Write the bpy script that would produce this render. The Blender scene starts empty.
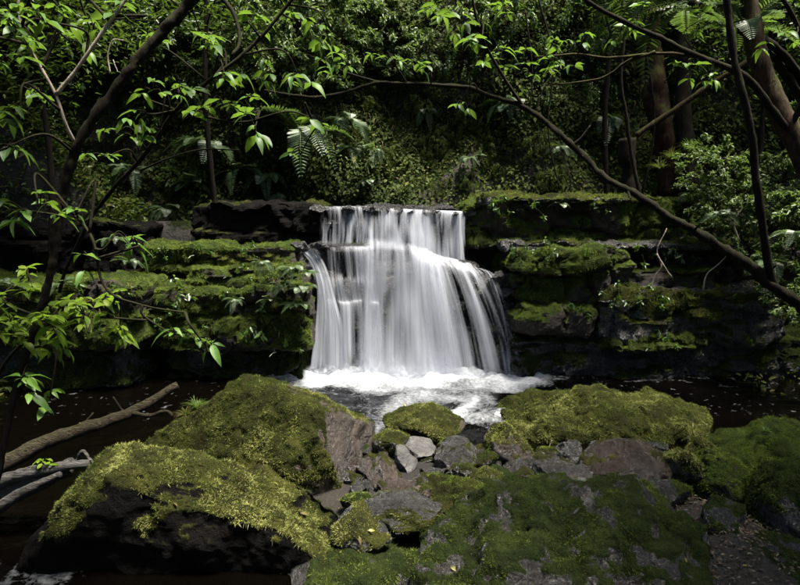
import bpy, bmesh, math, random
import numpy as np
from mathutils import Vector, Matrix, Euler

# ------------------------------------------------------------------ camera, sky, sun, exposure
scene = bpy.context.scene
COL = scene.collection
CAM_Z, FPX, PITCH = 2.2, 622.0, math.atan(92.5 / 622.0)
cam_d = bpy.data.cameras.new('camera'); cam = bpy.data.objects.new('camera', cam_d); COL.objects.link(cam)
cam.location = (0, 0, CAM_Z); cam.rotation_euler = (math.radians(90) - PITCH, 0, 0)
cam_d.sensor_width = 36.0; cam_d.lens = 36.0 * FPX / 800.0; cam_d.clip_start = 0.05; cam_d.clip_end = 500
scene.camera = cam
SUN_EL, SUN_AZ = math.radians(73), math.radians(118)      # azimuth measured from +Y towards +X
world = bpy.data.worlds.new('World'); scene.world = world; world.use_nodes = True
wn = world.node_tree.nodes; bg = wn['Background']
sky = wn.new('ShaderNodeTexSky'); sky.sky_type = 'NISHITA'; sky.sun_disc = False
sky.sun_elevation = SUN_EL; sky.sun_rotation = SUN_AZ; sky.air_density = 1.0; sky.dust_density = 2.5
world.node_tree.links.new(sky.outputs[0], bg.inputs[0]); bg.inputs[1].default_value = 0.075
sd = bpy.data.lights.new('sun', 'SUN'); sun = bpy.data.objects.new('sun', sd); COL.objects.link(sun)
sd.energy = 5.0; sd.angle = math.radians(16); sd.color = (1.0, 0.94, 0.82)
sv = Vector((math.sin(SUN_AZ) * math.cos(SUN_EL), math.cos(SUN_AZ) * math.cos(SUN_EL), math.sin(SUN_EL)))
sun.rotation_euler = sv.to_track_quat('Z', 'Y').to_euler()
sun.location = sv * 40
scene.view_settings.view_transform = 'Standard'; scene.view_settings.look = 'None'
scene.view_settings.exposure = 1.9; scene.view_settings.gamma = 1.0
scene.render.engine = 'CYCLES'
cy = scene.cycles
cy.max_bounces = 5; cy.diffuse_bounces = 2; cy.glossy_bounces = 2; cy.transmission_bounces = 3
cy.transparent_max_bounces = 24; cy.use_denoising = True; cy.caustics_reflective = False; cy.caustics_refractive = False
cy.use_adaptive_sampling = True; cy.adaptive_threshold = 0.02

# ------------------------------------------------------------------ helpers
CT, ST = math.cos(PITCH), math.sin(PITCH)
def P(px, py, Y):
    """photo pixel (800x585) at world depth Y -> world point"""
    a = (px - 400.0) / FPX; b = -(py - 292.5) / FPX
    t = Y / (CT + b * ST)
    return np.array([t * a, Y, CAM_Z + t * (b * CT - ST)])

rng = np.random.default_rng(7)
random.seed(7)

def _hash(ix, iy, iz, seed):
    h = (ix * 374761393 + iy * 668265263 + iz * 2147483647 + seed * 974711) & 0xFFFFFFFF
    h = ((h ^ (h >> 13)) * 1274126177) & 0xFFFFFFFF
    h = ((h ^ (h >> 15)) * 2246822519) & 0xFFFFFFFF
    return ((h ^ (h >> 16)) & 0xFFFFFF) / float(0xFFFFFF)
def vnoise(p, seed=0):
    p = np.asarray(p, float); i = np.floor(p).astype(np.int64); f = p - i
    f = f * f * f * (f * (f * 6 - 15) + 10)
    r = 0
    for dx in (0, 1):
        wx = f[:, 0] if dx else 1 - f[:, 0]
        for dy in (0, 1):
            wy = f[:, 1] if dy else 1 - f[:, 1]
            for dz in (0, 1):
                wz = f[:, 2] if dz else 1 - f[:, 2]
                r = r + wx * wy * wz * _hash(i[:, 0] + dx, i[:, 1] + dy, i[:, 2] + dz, seed)
    return r * 2 - 1
def fbm(p, seed=0, octv=4, gain=0.5, lac=2.03):
    r = 0; a = 1.0; q = np.array(p, float)
    for k in range(octv):
        r = r + a * vnoise(q, seed + k * 17); q = q * lac + 11.3; a *= gain
    return r
def sstep(a, b, x):
    t = np.clip((x - a) / (b - a), 0, 1); return t * t * (3 - 2 * t)

def mesh(name, verts, faces, attrs=None, smooth=True):
    """faces: int array (n,3) or (n,4), or list of such arrays"""
    me = bpy.data.meshes.new(name)
    if not isinstance(faces, (list, tuple)): faces = [faces]
    faces = [np.asarray(f, np.int32) for f in faces if len(f)]
    verts = np.asarray(verts, np.float32)
    me.vertices.add(len(verts)); me.vertices.foreach_set('co', verts.ravel())
    loops = np.concatenate([f.ravel() for f in faces])
    tot = np.concatenate([np.full(len(f), f.shape[1], np.int32) for f in faces])
    start = np.concatenate([[0], np.cumsum(tot)[:-1]]).astype(np.int32)
    me.loops.add(len(loops)); me.loops.foreach_set('vertex_index', loops)
    me.polygons.add(len(tot)); me.polygons.foreach_set('loop_start', start)
    me.polygons.foreach_set('use_smooth', np.full(len(tot), smooth, bool))
    for k, v in (attrs or {}).items():
        a = me.attributes.new(k, 'FLOAT', 'POINT'); a.data.foreach_set('value', np.asarray(v, np.float32))
    me.update(calc_edges=True)
    return me

def link(name, me, mat=None, parent=None, loc=(0, 0, 0)):
    o = bpy.data.objects.new(name, me); COL.objects.link(o)
    o.location = [float(c) for c in loc]
    if parent is not None: o.parent = parent
    if mat is not None and me is not None and len(me.materials) == 0: me.materials.append(mat)
    return o
def tag(o, label=None, cat=None, group=None, kind=None):
    if label: o['label'] = label
    if cat: o['category'] = cat
    if group: o['group'] = group
    if kind: o['kind'] = kind
    return o
def empty(name, loc):
    o = bpy.data.objects.new(name, None); COL.objects.link(o); o.location = [float(c) for c in loc]; o.empty_display_size = 0.1
    return o

def normals_of(v, f):
    n = np.zeros_like(v)
    if f.shape[1] == 4: fn = np.cross(v[f[:, 2]] - v[f[:, 0]], v[f[:, 3]] - v[f[:, 1]])
    else: fn = np.cross(v[f[:, 1]] - v[f[:, 0]], v[f[:, 2]] - v[f[:, 0]])
    for k in range(f.shape[1]): np.add.at(n, f[:, k], fn)
    return n / np.maximum(np.linalg.norm(n, axis=1, keepdims=True), 1e-9)
def unit(a): return a / np.maximum(np.linalg.norm(a, axis=-1, keepdims=True), 1e-9)

def tube(pts, radii, sides=8, wob=0.0, seed=0, wf=0.45):
    pts = np.asarray(pts, float); radii = np.asarray(radii, float); n = len(pts)
    tan = unit(np.gradient(pts, axis=0))
    ref = np.array([0.31, 0.2, 0.93]); u = unit(np.cross(tan, ref)); w = np.cross(tan, u)
    ang = np.linspace(0, 2 * np.pi, sides, endpoint=False)
    ring = np.cos(ang)[None, :, None] * u[:, None] + np.sin(ang)[None, :, None] * w[:, None]
    v = (pts[:, None] + ring * radii[:, None, None])
    if wob:
        nn = fbm(v.reshape(-1, 3) / np.mean(radii) * wf, seed, 4).reshape(n, sides, 1)
        v = v + ring * nn * wob * radii[:, None, None]
    v = v.reshape(-1, 3)
    i = np.arange(n - 1)[:, None] * sides + np.arange(sides)[None]
    j = np.arange(n - 1)[:, None] * sides + (np.arange(sides)[None] + 1) % sides
    f = np.stack([i, j, j + sides, i + sides], -1).reshape(-1, 4)
    v = np.concatenate([v, pts[:1], pts[-1:]])
    k = np.arange(sides); c0 = n * sides
    cap = np.concatenate([np.stack([(k + 1) % sides, k, np.full(sides, c0)], -1),
                          np.stack([(n - 1) * sides + k, (n - 1) * sides + (k + 1) % sides, np.full(sides, c0 + 1)], -1)])
    return v, f, cap
def spline(ctrl, n):
    """smooth Catmull-Rom through control points"""
    c = np.asarray(ctrl, float); c = np.concatenate([2 * c[:1] - c[1:2], c, 2 * c[-1:] - c[-2:-1]])
    m = len(c) - 3; t = np.linspace(0, m - 1e-6, n); i = t.astype(int); f = (t - i)[:, None]
    p0, p1, p2, p3 = c[i], c[i + 1], c[i + 2], c[i + 3]
    return 0.5 * (2 * p1 + (p2 - p0) * f + (2 * p0 - 5 * p1 + 4 * p2 - p3) * f ** 2 + (3 * p1 - p0 - 3 * p2 + p3) * f ** 3)
class Join:
    def __init__(s): s.v = []; s.q = []; s.t = []; s.n = 0
    def add(s, v, q=None, t=None):
        s.v.append(v)
        if q is not None and len(q): s.q.append(np.asarray(q) + s.n)
        if t is not None and len(t): s.t.append(np.asarray(t) + s.n)
        s.n += len(v)
    def mesh(s, name, off=(0, 0, 0), smooth=True, attrs=None):
        fs = []
        if s.q: fs.append(np.concatenate(s.q))
        if s.t: fs.append(np.concatenate(s.t))
        return mesh(name, np.concatenate(s.v) - np.asarray(off), fs, attrs, smooth)

# leaf templates: (along, across, up) and triangles
LEAF4 = (np.array([[0, 0, 0], [.45, -.5, .06], [1, 0, -.10], [.45, .5, .06]]), np.array([[0, 1, 2], [0, 2, 3]]))
LEAF6 = (np.array([[0, 0, 0], [.3, -.45, .05], [.68, -.36, .02], [1, 0, -.16], [.68, .36, .02], [.3, .45, .05]]),
         np.array([[0, 1, 2], [0, 2, 3], [0, 3, 4], [0, 4, 5]]))
BLADE = (np.array([[0, -.5, 0], [0, .5, 0], [1, 0, 0]]), np.array([[0, 1, 2]]))
def leaves(pos, d, nrm, L, W, tmpl=LEAF4, tint=None):
    """instance a leaf template on arrays of positions / directions / normals"""
    T, F = tmpl; n = len(pos)
    d = unit(d); s = unit(np.cross(nrm, d)); u = np.cross(d, s)
    L = np.broadcast_to(L, (n,)); W = np.broadcast_to(W, (n,))
    v = pos[:, None] + d[:, None] * (T[None, :, 0:1] * L[:, None, None]) + s[:, None] * (T[None, :, 1:2] * W[:, None, None]) \
        + u[:, None] * (T[None, :, 2:3] * L[:, None, None])
    f = (np.arange(n) * len(T))[:, None, None] + F[None]
    if tint is None: tint = rng.random(n)
    return v.reshape(-1, 3), f.reshape(-1, 3), np.repeat(tint, len(T))

# ------------------------------------------------------------------ materials
def new_mat(name):
    m = bpy.data.materials.new(name); m.use_nodes = True
    nt = m.node_tree; nt.nodes.clear()
    out = nt.nodes.new('ShaderNodeOutputMaterial')
    return m, nt, out
def N(nt, t, **kw):
    n = nt.nodes.new(t)
    for k, v in kw.items(): setattr(n, k, v)
    return n
def noise_node(nt, vec, scale, detail=5, rough=0.55, dist=0.0):
    n = N(nt, 'ShaderNodeTexNoise'); n.inputs['Scale'].default_value = scale; n.inputs['Detail'].default_value = detail
    n.inputs['Roughness'].default_value = rough; n.inputs['Distortion'].default_value = dist
    nt.links.new(vec, n.inputs['Vector']); return n
def ramp(nt, fac, stops):
    r = N(nt, 'ShaderNodeValToRGB'); e = r.color_ramp.elements
    while len(e) < len(stops): e.new(0.5)
    for k, (p, c) in enumerate(stops):
        e[k].position = p; e[k].color = (*c, 1) if len(c) == 3 else c
    nt.links.new(fac, r.inputs[0]); return r
def mixc(nt, fac, a, b):
    m = N(nt, 'ShaderNodeMix', data_type='RGBA')
    for s, x in ((0, fac), (6, a), (7, b)):
        if hasattr(x, 'links'): nt.links.new(x, m.inputs[s])
        else: m.inputs[s].default_value = x if s == 0 else (*x, 1)
    return m.outputs[2]
def math_node(nt, op, a, b=None, clamp=False):
    m = N(nt, 'ShaderNodeMath', operation=op, use_clamp=clamp)
    for k, x in enumerate((a, b)):
        if x is None: continue
        if hasattr(x, 'links'): nt.links.new(x, m.inputs[k])
        else: m.inputs[k].default_value = x
    return m.outputs[0]

def rock_mat(name, cd, cl, m1, m2, rough=0.45, lichen=0.0, scale=1.0, spec=0.5):
    m, nt, out = new_mat(name); tc = N(nt, 'ShaderNodeTexCoord').outputs['Object']
    n1 = noise_node(nt, tc, 3.2 * scale, 9, 0.62); n2 = noise_node(nt, tc, 22 * scale, 6, 0.65)
    n3 = noise_node(nt, tc, 70 * scale, 4, 0.7)
    rk = ramp(nt, n1.outputs[0], [(0.32, cd), (0.52, [(a + b) / 2.4 for a, b in zip(cd, cl)]), (0.70, cl)]).outputs[0]
    rk = mixc(nt, math_node(nt, 'MULTIPLY', ramp(nt, n2.outputs[0], [(0.45, (0, 0, 0)), (0.7, (1, 1, 1))]).outputs[0], 0.45), rk, cd)
    if lichen:
        n4 = noise_node(nt, tc, 9 * scale, 5, 0.6, 0.8)
        rk = mixc(nt, math_node(nt, 'MULTIPLY', ramp(nt, n4.outputs[0], [(0.56, (0, 0, 0)), (0.64, (1, 1, 1))]).outputs[0], lichen), rk, (0.26, 0.26, 0.25))
    at = N(nt, 'ShaderNodeAttribute', attribute_name='moss').outputs['Fac']
    mf = math_node(nt, 'ADD', at, math_node(nt, 'MULTIPLY', math_node(nt, 'SUBTRACT', n2.outputs[0], 0.5), 1.1))
    mf = ramp(nt, mf, [(0.36, (0, 0, 0)), (0.58, (1, 1, 1))]).outputs[0]
    n5 = noise_node(nt, tc, 5.0 * scale, 6, 0.65)
    mc = ramp(nt, n5.outputs[0], [(0.30, (m1[0] * .8, m1[1] * .55, m1[2] * .6)), (0.45, m1), (0.68, m2)]).outputs[0]
    n6 = noise_node(nt, tc, 13 * scale, 5, 0.7)
    mc = mixc(nt, math_node(nt, 'MULTIPLY', ramp(nt, n6.outputs[0], [(0.5, (0, 0, 0)), (0.68, (1, 1, 1))]).outputs[0], 0.6), mc, (m1[0] * 1.1, m1[1] * .7, m1[2] * .9))
    mc = mixc(nt, math_node(nt, 'MULTIPLY', n3.outputs[0], 0.85), mc, [c * 0.2 for c in m1])  # base moss darkened: shade in the blade gaps is put into the colour
    col = mixc(nt, mf, rk, mc)
    b = N(nt, 'ShaderNodeBsdfPrincipled'); nt.links.new(col, b.inputs['Base Color'])
    rr = math_node(nt, 'ADD', math_node(nt, 'MULTIPLY', n2.outputs[0], 0.35), rough - 0.17)
    rr2 = N(nt, 'ShaderNodeMix', data_type='FLOAT'); nt.links.new(mf, rr2.inputs[0]); nt.links.new(rr, rr2.inputs[2]); rr2.inputs[3].default_value = 0.95
    nt.links.new(rr2.outputs[0], b.inputs['Roughness'])
    sp = N(nt, 'ShaderNodeMix', data_type='FLOAT'); nt.links.new(mf, sp.inputs[0]); sp.inputs[2].default_value = spec; sp.inputs[3].default_value = 0.1
    nt.links.new(sp.outputs[0], b.inputs['Specular IOR Level'])
    hsum = math_node(nt, 'ADD', math_node(nt, 'MULTIPLY', n2.outputs[0], 1.0), math_node(nt, 'MULTIPLY', n3.outputs[0], 0.45))
    bp = N(nt, 'ShaderNodeBump'); bp.inputs['Strength'].default_value = 1.0; bp.inputs['Distance'].default_value = 0.05
    nt.links.new(hsum, bp.inputs['Height']); nt.links.new(bp.outputs[0], b.inputs['Normal'])
    nt.links.new(b.outputs[0], out.inputs[0]); return m

def leaf_mat(name, c1, c2, trans=0.35, rough=0.42, attr='tint', spec=0.5, c3=None):
    m, nt, out = new_mat(name)
    if attr == 'object': fac = N(nt, 'ShaderNodeObjectInfo').outputs['Random']
    else: fac = N(nt, 'ShaderNodeAttribute', attribute_name=attr).outputs['Fac']
    stops = [(0.05, c1), (0.8, c2)] if c3 is None else [(0.05, c1), (0.62, c2), (0.97, c3)]
    col = ramp(nt, fac, stops).outputs[0]
    tc = N(nt, 'ShaderNodeTexCoord').outputs['Object']
    nz = noise_node(nt, tc, 30, 3)
    col = mixc(nt, math_node(nt, 'MULTIPLY', nz.outputs[0], 0.5), col, [c * 0.45 for c in c1])
    if attr == 'object':
        oi = N(nt, 'ShaderNodeObjectInfo'); sx = N(nt, 'ShaderNodeSeparateXYZ'); nt.links.new(tc, sx.inputs[0])
        ay = math_node(nt, 'ABSOLUTE', sx.outputs[1])
        rib = math_node(nt, 'SUBTRACT', 1.0, math_node(nt, 'MULTIPLY', ay, 700.0), True)
        side = math_node(nt, 'SINE', math_node(nt, 'MULTIPLY', math_node(nt, 'SUBTRACT', sx.outputs[0], math_node(nt, 'MULTIPLY', ay, 0.9)), 560.0))
        side = ramp(nt, side, [(0.80, (0, 0, 0)), (1.0, (1, 1, 1))]).outputs[0]
        vein = math_node(nt, 'MAXIMUM', math_node(nt, 'MULTIPLY', rib, 0.55), math_node(nt, 'MULTIPLY', side, 0.28))
        col = mixc(nt, vein, col, [min(1, c * 1.5 + .03) for c in c2])
        of = N(nt, 'ShaderNodeVectorMath', operation='ADD'); nt.links.new(tc, of.inputs[0])
        cb = N(nt, 'ShaderNodeCombineXYZ'); nt.links.new(math_node(nt, 'MULTIPLY', oi.outputs['Random'], 37.0), cb.inputs[0]); nt.links.new(cb.outputs[0], of.inputs[1])
        sp = ramp(nt, noise_node(nt, of.outputs[0], 42, 4, 0.6).outputs[0], [(0.62, (0, 0, 0)), (0.70, (1, 1, 1))]).outputs[0]
        col = mixc(nt, math_node(nt, 'MULTIPLY', sp, 0.55), col, (0.10, 0.075, 0.02))
    b = N(nt, 'ShaderNodeBsdfPrincipled'); nt.links.new(col, b.inputs['Base Color'])
    b.inputs['Roughness'].default_value = rough; b.inputs['Specular IOR Level'].default_value = spec
    t = N(nt, 'ShaderNodeBsdfTranslucent')
    tcol = mixc(nt, 0.45, col, (0.22, 0.36, 0.03)); nt.links.new(tcol, t.inputs[0])
    mx = N(nt, 'ShaderNodeMixShader'); mx.inputs[0].default_value = trans
    nt.links.new(b.outputs[0], mx.inputs[1]); nt.links.new(t.outputs[0], mx.inputs[2]); nt.links.new(mx.outputs[0], out.inputs[0])
    return m

def bark_mat(name, c1, c2, mossy=0.0, rough=0.85, scale=1.0, bump=0.012, axis=(1, 1, 0.3)):
    m, nt, out = new_mat(name); tc = N(nt, 'ShaderNodeTexCoord').outputs['Object']
    mp = N(nt, 'ShaderNodeMapping'); mp.inputs['Scale'].default_value = axis; nt.links.new(tc, mp.inputs[0])
    n1 = noise_node(nt, mp.outputs[0], 28 * scale, 7, 0.65, 0.6); n2 = noise_node(nt, tc, 7 * scale, 5, 0.6)
    col = ramp(nt, n1.outputs[0], [(0.32, c1), (0.68, c2)]).outputs[0]
    if mossy:
        g = N(nt, 'ShaderNodeNewGeometry'); sx = N(nt, 'ShaderNodeSeparateXYZ'); nt.links.new(g.outputs['Normal'], sx.inputs[0])
        f = math_node(nt, 'ADD', math_node(nt, 'MULTIPLY', sx.outputs[2], 0.35), n2.outputs[0])
        f = math_node(nt, 'MULTIPLY', ramp(nt, f, [(0.5, (0, 0, 0)), (0.72, (1, 1, 1))]).outputs[0], mossy)
        col = mixc(nt, f, col, (0.055, 0.07, 0.016))
    b = N(nt, 'ShaderNodeBsdfPrincipled'); nt.links.new(col, b.inputs['Base Color']); b.inputs['Roughness'].default_value = rough
    b.inputs['Specular IOR Level'].default_value = 0.12
    bp = N(nt, 'ShaderNodeBump'); bp.inputs['Strength'].default_value = 1.0; bp.inputs['Distance'].default_value = bump
    nt.links.new(n1.outputs[0], bp.inputs['Height']); nt.links.new(bp.outputs[0], b.inputs['Normal'])
    nt.links.new(b.outputs[0], out.inputs[0]); return m

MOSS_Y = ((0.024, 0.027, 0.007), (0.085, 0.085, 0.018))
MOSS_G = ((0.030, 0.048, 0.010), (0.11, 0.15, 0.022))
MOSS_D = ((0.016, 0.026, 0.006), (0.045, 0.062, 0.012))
M_ROCK_Y = rock_mat('mossy_sandstone', (0.045, 0.036, 0.028), (0.17, 0.135, 0.10), *MOSS_Y, rough=0.5)
M_ROCK_BROWN = rock_mat('brown_wet_sandstone', (0.014, 0.010, 0.0075), (0.082, 0.056, 0.039), *MOSS_Y, rough=0.30, spec=0.7)
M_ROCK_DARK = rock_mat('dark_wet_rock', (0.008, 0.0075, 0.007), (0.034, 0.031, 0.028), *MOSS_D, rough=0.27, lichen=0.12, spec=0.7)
M_ROCK_SHADE = rock_mat('painted_shade_rock', (0.0018, 0.0016, 0.0014), (0.0065, 0.0055, 0.0045), *MOSS_Y, rough=0.8, spec=0.08)  # shade of overhang and left recess is put into this near-black colour
M_ROCK_WET = rock_mat('glossy_brown_rock', (0.010, 0.0065, 0.0045), (0.052, 0.033, 0.023), *MOSS_Y, rough=0.24, spec=0.8)
M_ROCK_G = rock_mat('ledge_rock', (0.016, 0.013, 0.010), (0.058, 0.047, 0.037), *MOSS_G, rough=0.6, spec=0.3)
M_ROCK_PALE = rock_mat('pale_grey_rock', (0.04, 0.037, 0.034), (0.26, 0.255, 0.25), *MOSS_Y, rough=0.45)
M_ROCK_MID = rock_mat('grey_brown_rock', (0.008, 0.0075, 0.007), (0.066, 0.063, 0.060), *MOSS_Y, rough=0.25, spec=0.8)
M_FALLROCK = rock_mat('soaked_black_rock', (0.005, 0.005, 0.0055), (0.028, 0.026, 0.028), *MOSS_D, rough=0.28, spec=0.7)
M_MOSS_Y = leaf_mat('moss_yellow_kind', (0.036, 0.048, 0.010), (0.125, 0.14, 0.026), 0.3, 0.8, spec=0.15, c3=(0.36, 0.36, 0.12))  # yellow-green moss blades, straw-coloured at the brightest tints
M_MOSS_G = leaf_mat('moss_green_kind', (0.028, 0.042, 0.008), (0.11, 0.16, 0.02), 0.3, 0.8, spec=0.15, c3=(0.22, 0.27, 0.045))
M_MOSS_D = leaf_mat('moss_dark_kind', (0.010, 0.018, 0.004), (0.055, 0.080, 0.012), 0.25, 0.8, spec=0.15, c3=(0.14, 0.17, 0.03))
M_LEAF = leaf_mat('broad_leaf', (0.022, 0.055, 0.010), (0.075, 0.17, 0.018), 0.4, 0.5, attr='object', c3=(0.11, 0.20, 0.02), spec=0.35)
M_LEAFY = leaf_mat('backlit_tone_leaf', (0.09, 0.16, 0.014), (0.17, 0.26, 0.02), 0.6, 0.5, attr='object', c3=(0.22, 0.30, 0.03), spec=0.3)  # glow of backlight is put into this boosted yellow-green base colour
M_FOL_A = leaf_mat('shrub_leaf', (0.03, 0.060, 0.012), (0.065, 0.125, 0.018), 0.35, 0.35, c3=(0.13, 0.19, 0.03))
M_FOL_B = leaf_mat('pale_shrub_leaf', (0.06, 0.10, 0.022), (0.14, 0.20, 0.045), 0.4, 0.45, c3=(0.24, 0.30, 0.08), spec=0.5)
M_FOL_C = leaf_mat('cliff_cover_leaf', (0.026, 0.042, 0.010), (0.078, 0.105, 0.020), 0.3, 0.75, c3=(0.15, 0.14, 0.045), spec=0.15)
M_FOL_D = leaf_mat('canopy_leaf', (0.03, 0.06, 0.012), (0.06, 0.11, 0.016), 0.3, 0.4)
M_FERN = leaf_mat('fern_frond', (0.028, 0.055, 0.018), (0.075, 0.12, 0.045), 0.3, 0.45, attr='object')
M_STRAW = leaf_mat('dry_grass', (0.04, 0.045, 0.012), (0.10, 0.095, 0.028), 0.3, 0.8, c3=(0.20, 0.16, 0.07), spec=.15)
M_GRASS = leaf_mat('green_grass', (0.05, 0.09, 0.015), (0.13, 0.20, 0.03), 0.4, 0.5)
M_LITTER = leaf_mat('fallen_leaf', (0.035, 0.018, 0.009), (0.06, 0.035, 0.018), 0.1, 0.5, c3=(0.12, 0.08, 0.04))
M_FALLEN = leaf_mat('lone_fallen_leaf', (0.09, 0.06, 0.02), (0.20, 0.17, 0.04), 0.2, 0.5, attr='object', c3=(0.28, 0.26, 0.07))
M_BARK = bark_mat('dark_bark', (0.005, 0.004, 0.003), (0.016, 0.012, 0.009), 0.15, 1.0)
M_BARK_MOSS = bark_mat('mossy_bark', (0.005, 0.004, 0.003), (0.014, 0.011, 0.008), 0.08, 1.0)
M_BARK_BROWN = bark_mat('brown_bark', (0.012, 0.008, 0.005), (0.055, 0.037, 0.025), 0.35, 1.0)
M_BARK_RED = bark_mat('reddish_bark', (0.008, 0.004, 0.003), (0.03, 0.013, 0.009), 0.5, 1.0)
M_BARK_GREY = bark_mat('weathered_grey_wood', (0.010, 0.009, 0.009), (0.12, 0.115, 0.11), 0.0, 0.8, 1.6, 0.06, (0.12, 1, 1))
M_BARK_LOG = bark_mat('rough_log_bark', (0.007, 0.0055, 0.0045), (0.075, 0.057, 0.043), 0.2, 1.0, 2.2, 0.06, (0.35, 1, 1))
M_TWIG = bark_mat('pale_twig_bark', (0.14, 0.11, 0.085), (0.36, 0.31, 0.25), 0.0, 0.7)

# ------------------------------------------------------------------ moss, boulders, blocks
def moss_part(parent, v, f, mossv, mat, density, L, W, seed=0, droop=0.0):
    r = np.random.default_rng(seed)
    tri = f if f.shape[1] == 3 else np.concatenate([f[:, [0, 1, 2]], f[:, [0, 2, 3]]])
    a, b, c = v[tri[:, 0]], v[tri[:, 1]], v[tri[:, 2]]
    cr = np.cross(b - a, c - a); ar = np.linalg.norm(cr, axis=1) / 2; fn = unit(cr)
    m = np.clip((mossv[tri].mean(1) - 0.35) / 0.4, 0, 1)
    w = ar * m; tot = w.sum(); n = int(tot * density)
    if n < 20: return None
    k = r.choice(len(tri), n, p=w / tot)
    s, t = r.random(n), r.random(n); fl = s + t > 1; s[fl] = 1 - s[fl]; t[fl] = 1 - t[fl]
    p = a[k] + (b - a)[k] * s[:, None] + (c - a)[k] * t[:, None]
    clump = fbm(p * 9, seed + 5, 3); patch = fbm(p * 2.5, seed + 6, 3)
    down = np.array([0, 0, -1.0]) + fn[k] * fn[k][:, 2:3]
    d = unit(fn[k] * 0.8 + r.normal(0, 0.65, (n, 3)) + down * (0.5 + droop))
    le = L * (0.5 + 0.8 * r.random(n) + 0.9 * r.random(n) ** 6) * (1 + 0.6 * clump)
    tint = np.clip(0.38 + 0.42 * clump + 0.50 * patch + r.normal(0, 0.36, n), 0, 1)
    vv, ff, tt = leaves(p - fn[k] * 0.004, d, r.normal(0, 1, (n, 3)), le, W * (0.7 + 0.6 * r.random(n)), BLADE, tint)
    me = mesh('moss', vv, ff, {'tint': tt}, smooth=False)
    return tag(link('moss', me, mat, parent), kind='stuff')

_ico = {}
def ico(n):
    if n not in _ico:
        bm = bmesh.new(); bmesh.ops.create_icosphere(bm, subdivisions=n, radius=1.0)
        v = np.array([x.co[:] for x in bm.verts]); f = np.array([[q.index for q in x.verts] for x in bm.faces]); bm.free()
        _ico[n] = (v, f)
    return _ico[n]

def rotz(a): c, s = math.cos(a), math.sin(a); return np.array([[c, -s, 0], [s, c, 0], [0, 0, 1]])
def roty(a): c, s = math.cos(a), math.sin(a); return np.array([[c, 0, s], [0, 1, 0], [-s, 0, c]])
def rotx(a): c, s = math.cos(a), math.sin(a); return np.array([[1, 0, 0], [0, c, -s], [0, s, c]])

def ground_Y(py, z):
    b = -(py - 292.5) / FPX
    return (z - CAM_Z) * (CT + b * ST) / (b * CT - ST)
def boulder(name, label, box, Y, ry, mat, moss=(0.1, 0.6, 0.5), planes=(), seed=1, sub=5, rough=0.10, rot=0.0, tilt=0.0, moss_mat=None,
            blades=(9000, 0.022, 0.006), mask=None, group=None, cat='boulder', nplanes=5, zfloor=None, deform=None, lump=0.05, boxy=None, mfreq=1.3):
    """box = photo pixel box (x0, y0, x1, y1) that its outline fills at depth Y"""
    x0, y0, x1, y1 = box
    if Y is None: Y = ground_Y(y1, 0.10) + 0.45 * ry
    c = P((x0 + x1) / 2, (y0 + y1) / 2, Y)
    k = Y / FPX; rx = (x1 - x0) / 2 * k; phi = math.atan(((y0 + y1) / 2 - 200) / FPX)
    hh = (y1 - y0) / 2 * k
    rz = math.sqrt(max(hh ** 2 - (ry * math.sin(phi)) ** 2, (hh * 0.55) ** 2)) / math.cos(phi)
    v, f = ico(sub); v = v.copy()
    if boxy: v = v / (np.sum(np.abs(v) ** boxy, axis=1, keepdims=True) ** (1 / boxy))
    r = np.random.default_rng(seed)
    pl = [(np.array(n, float) / np.linalg.norm(n), d) for n, d in planes]
    size0 = (rx * ry * rz) ** (1 / 3)
    if size0 < .22: nplanes += 5; rough = max(rough, .13)
    for _ in range(nplanes):
        n = unit(r.normal(0, 1, 3) * [1, 1, 0.8]); pl.append((n, (0.62 if size0 > .22 else 0.45) + 0.25 * r.random()))
    for n, d in pl:
        e = np.maximum(0, v @ n - d); v = v - n * (e * 0.93)[:, None]
    v = (v - (v.max(0) + v.min(0)) / 2) / ((v.max(0) - v.min(0)) / 2)
    v = v * np.array([rx, ry, rz])
    if deform is not None: v = deform(v, rx, ry, rz)
    size = (rx * ry * rz) ** (1 / 3)
    nv = normals_of(v, f)
    rg = 1 - np.abs(fbm(v / size * 2.1 + seed * 2, seed + 31, 4, 0.5)) * 1.6
    v = v + nv * ((fbm(v / size * 1.3 + seed, seed, 6, 0.55) * rough + rg * rough * 0.35) * size)[:, None]
    R = rotz(rot) @ roty(tilt); v = v @ R.T
    nv = normals_of(v, f)
    m0, m1, am = moss
    mv = sstep(m0, m1, nv[:, 2] + am * fbm(v * mfreq / max(size, 0.25) + seed * 3, seed + 9, 4))
    if mask is not None: mv = mv * mask(v, nv)
    v = v + nv * (mv * (0.4 + 0.35 * fbm(v * 5, seed + 3, 3) + 0.45 * fbm(v * 20, seed + 4, 3)) * lump * min(1, size * 2))[:, None]
    base = np.array([c[0], c[1], c[2] + v[:, 2].min()])
    vl = v - np.array([0, 0, v[:, 2].min()])
    me = mesh(name, vl, f, {'moss': mv})
    o = link(name, me, mat, None, base); tag(o, label, cat, group)
    if moss_mat is not None and blades: moss_part(o, vl, f, mv, moss_mat, *blades, seed=seed)
    return o

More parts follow.
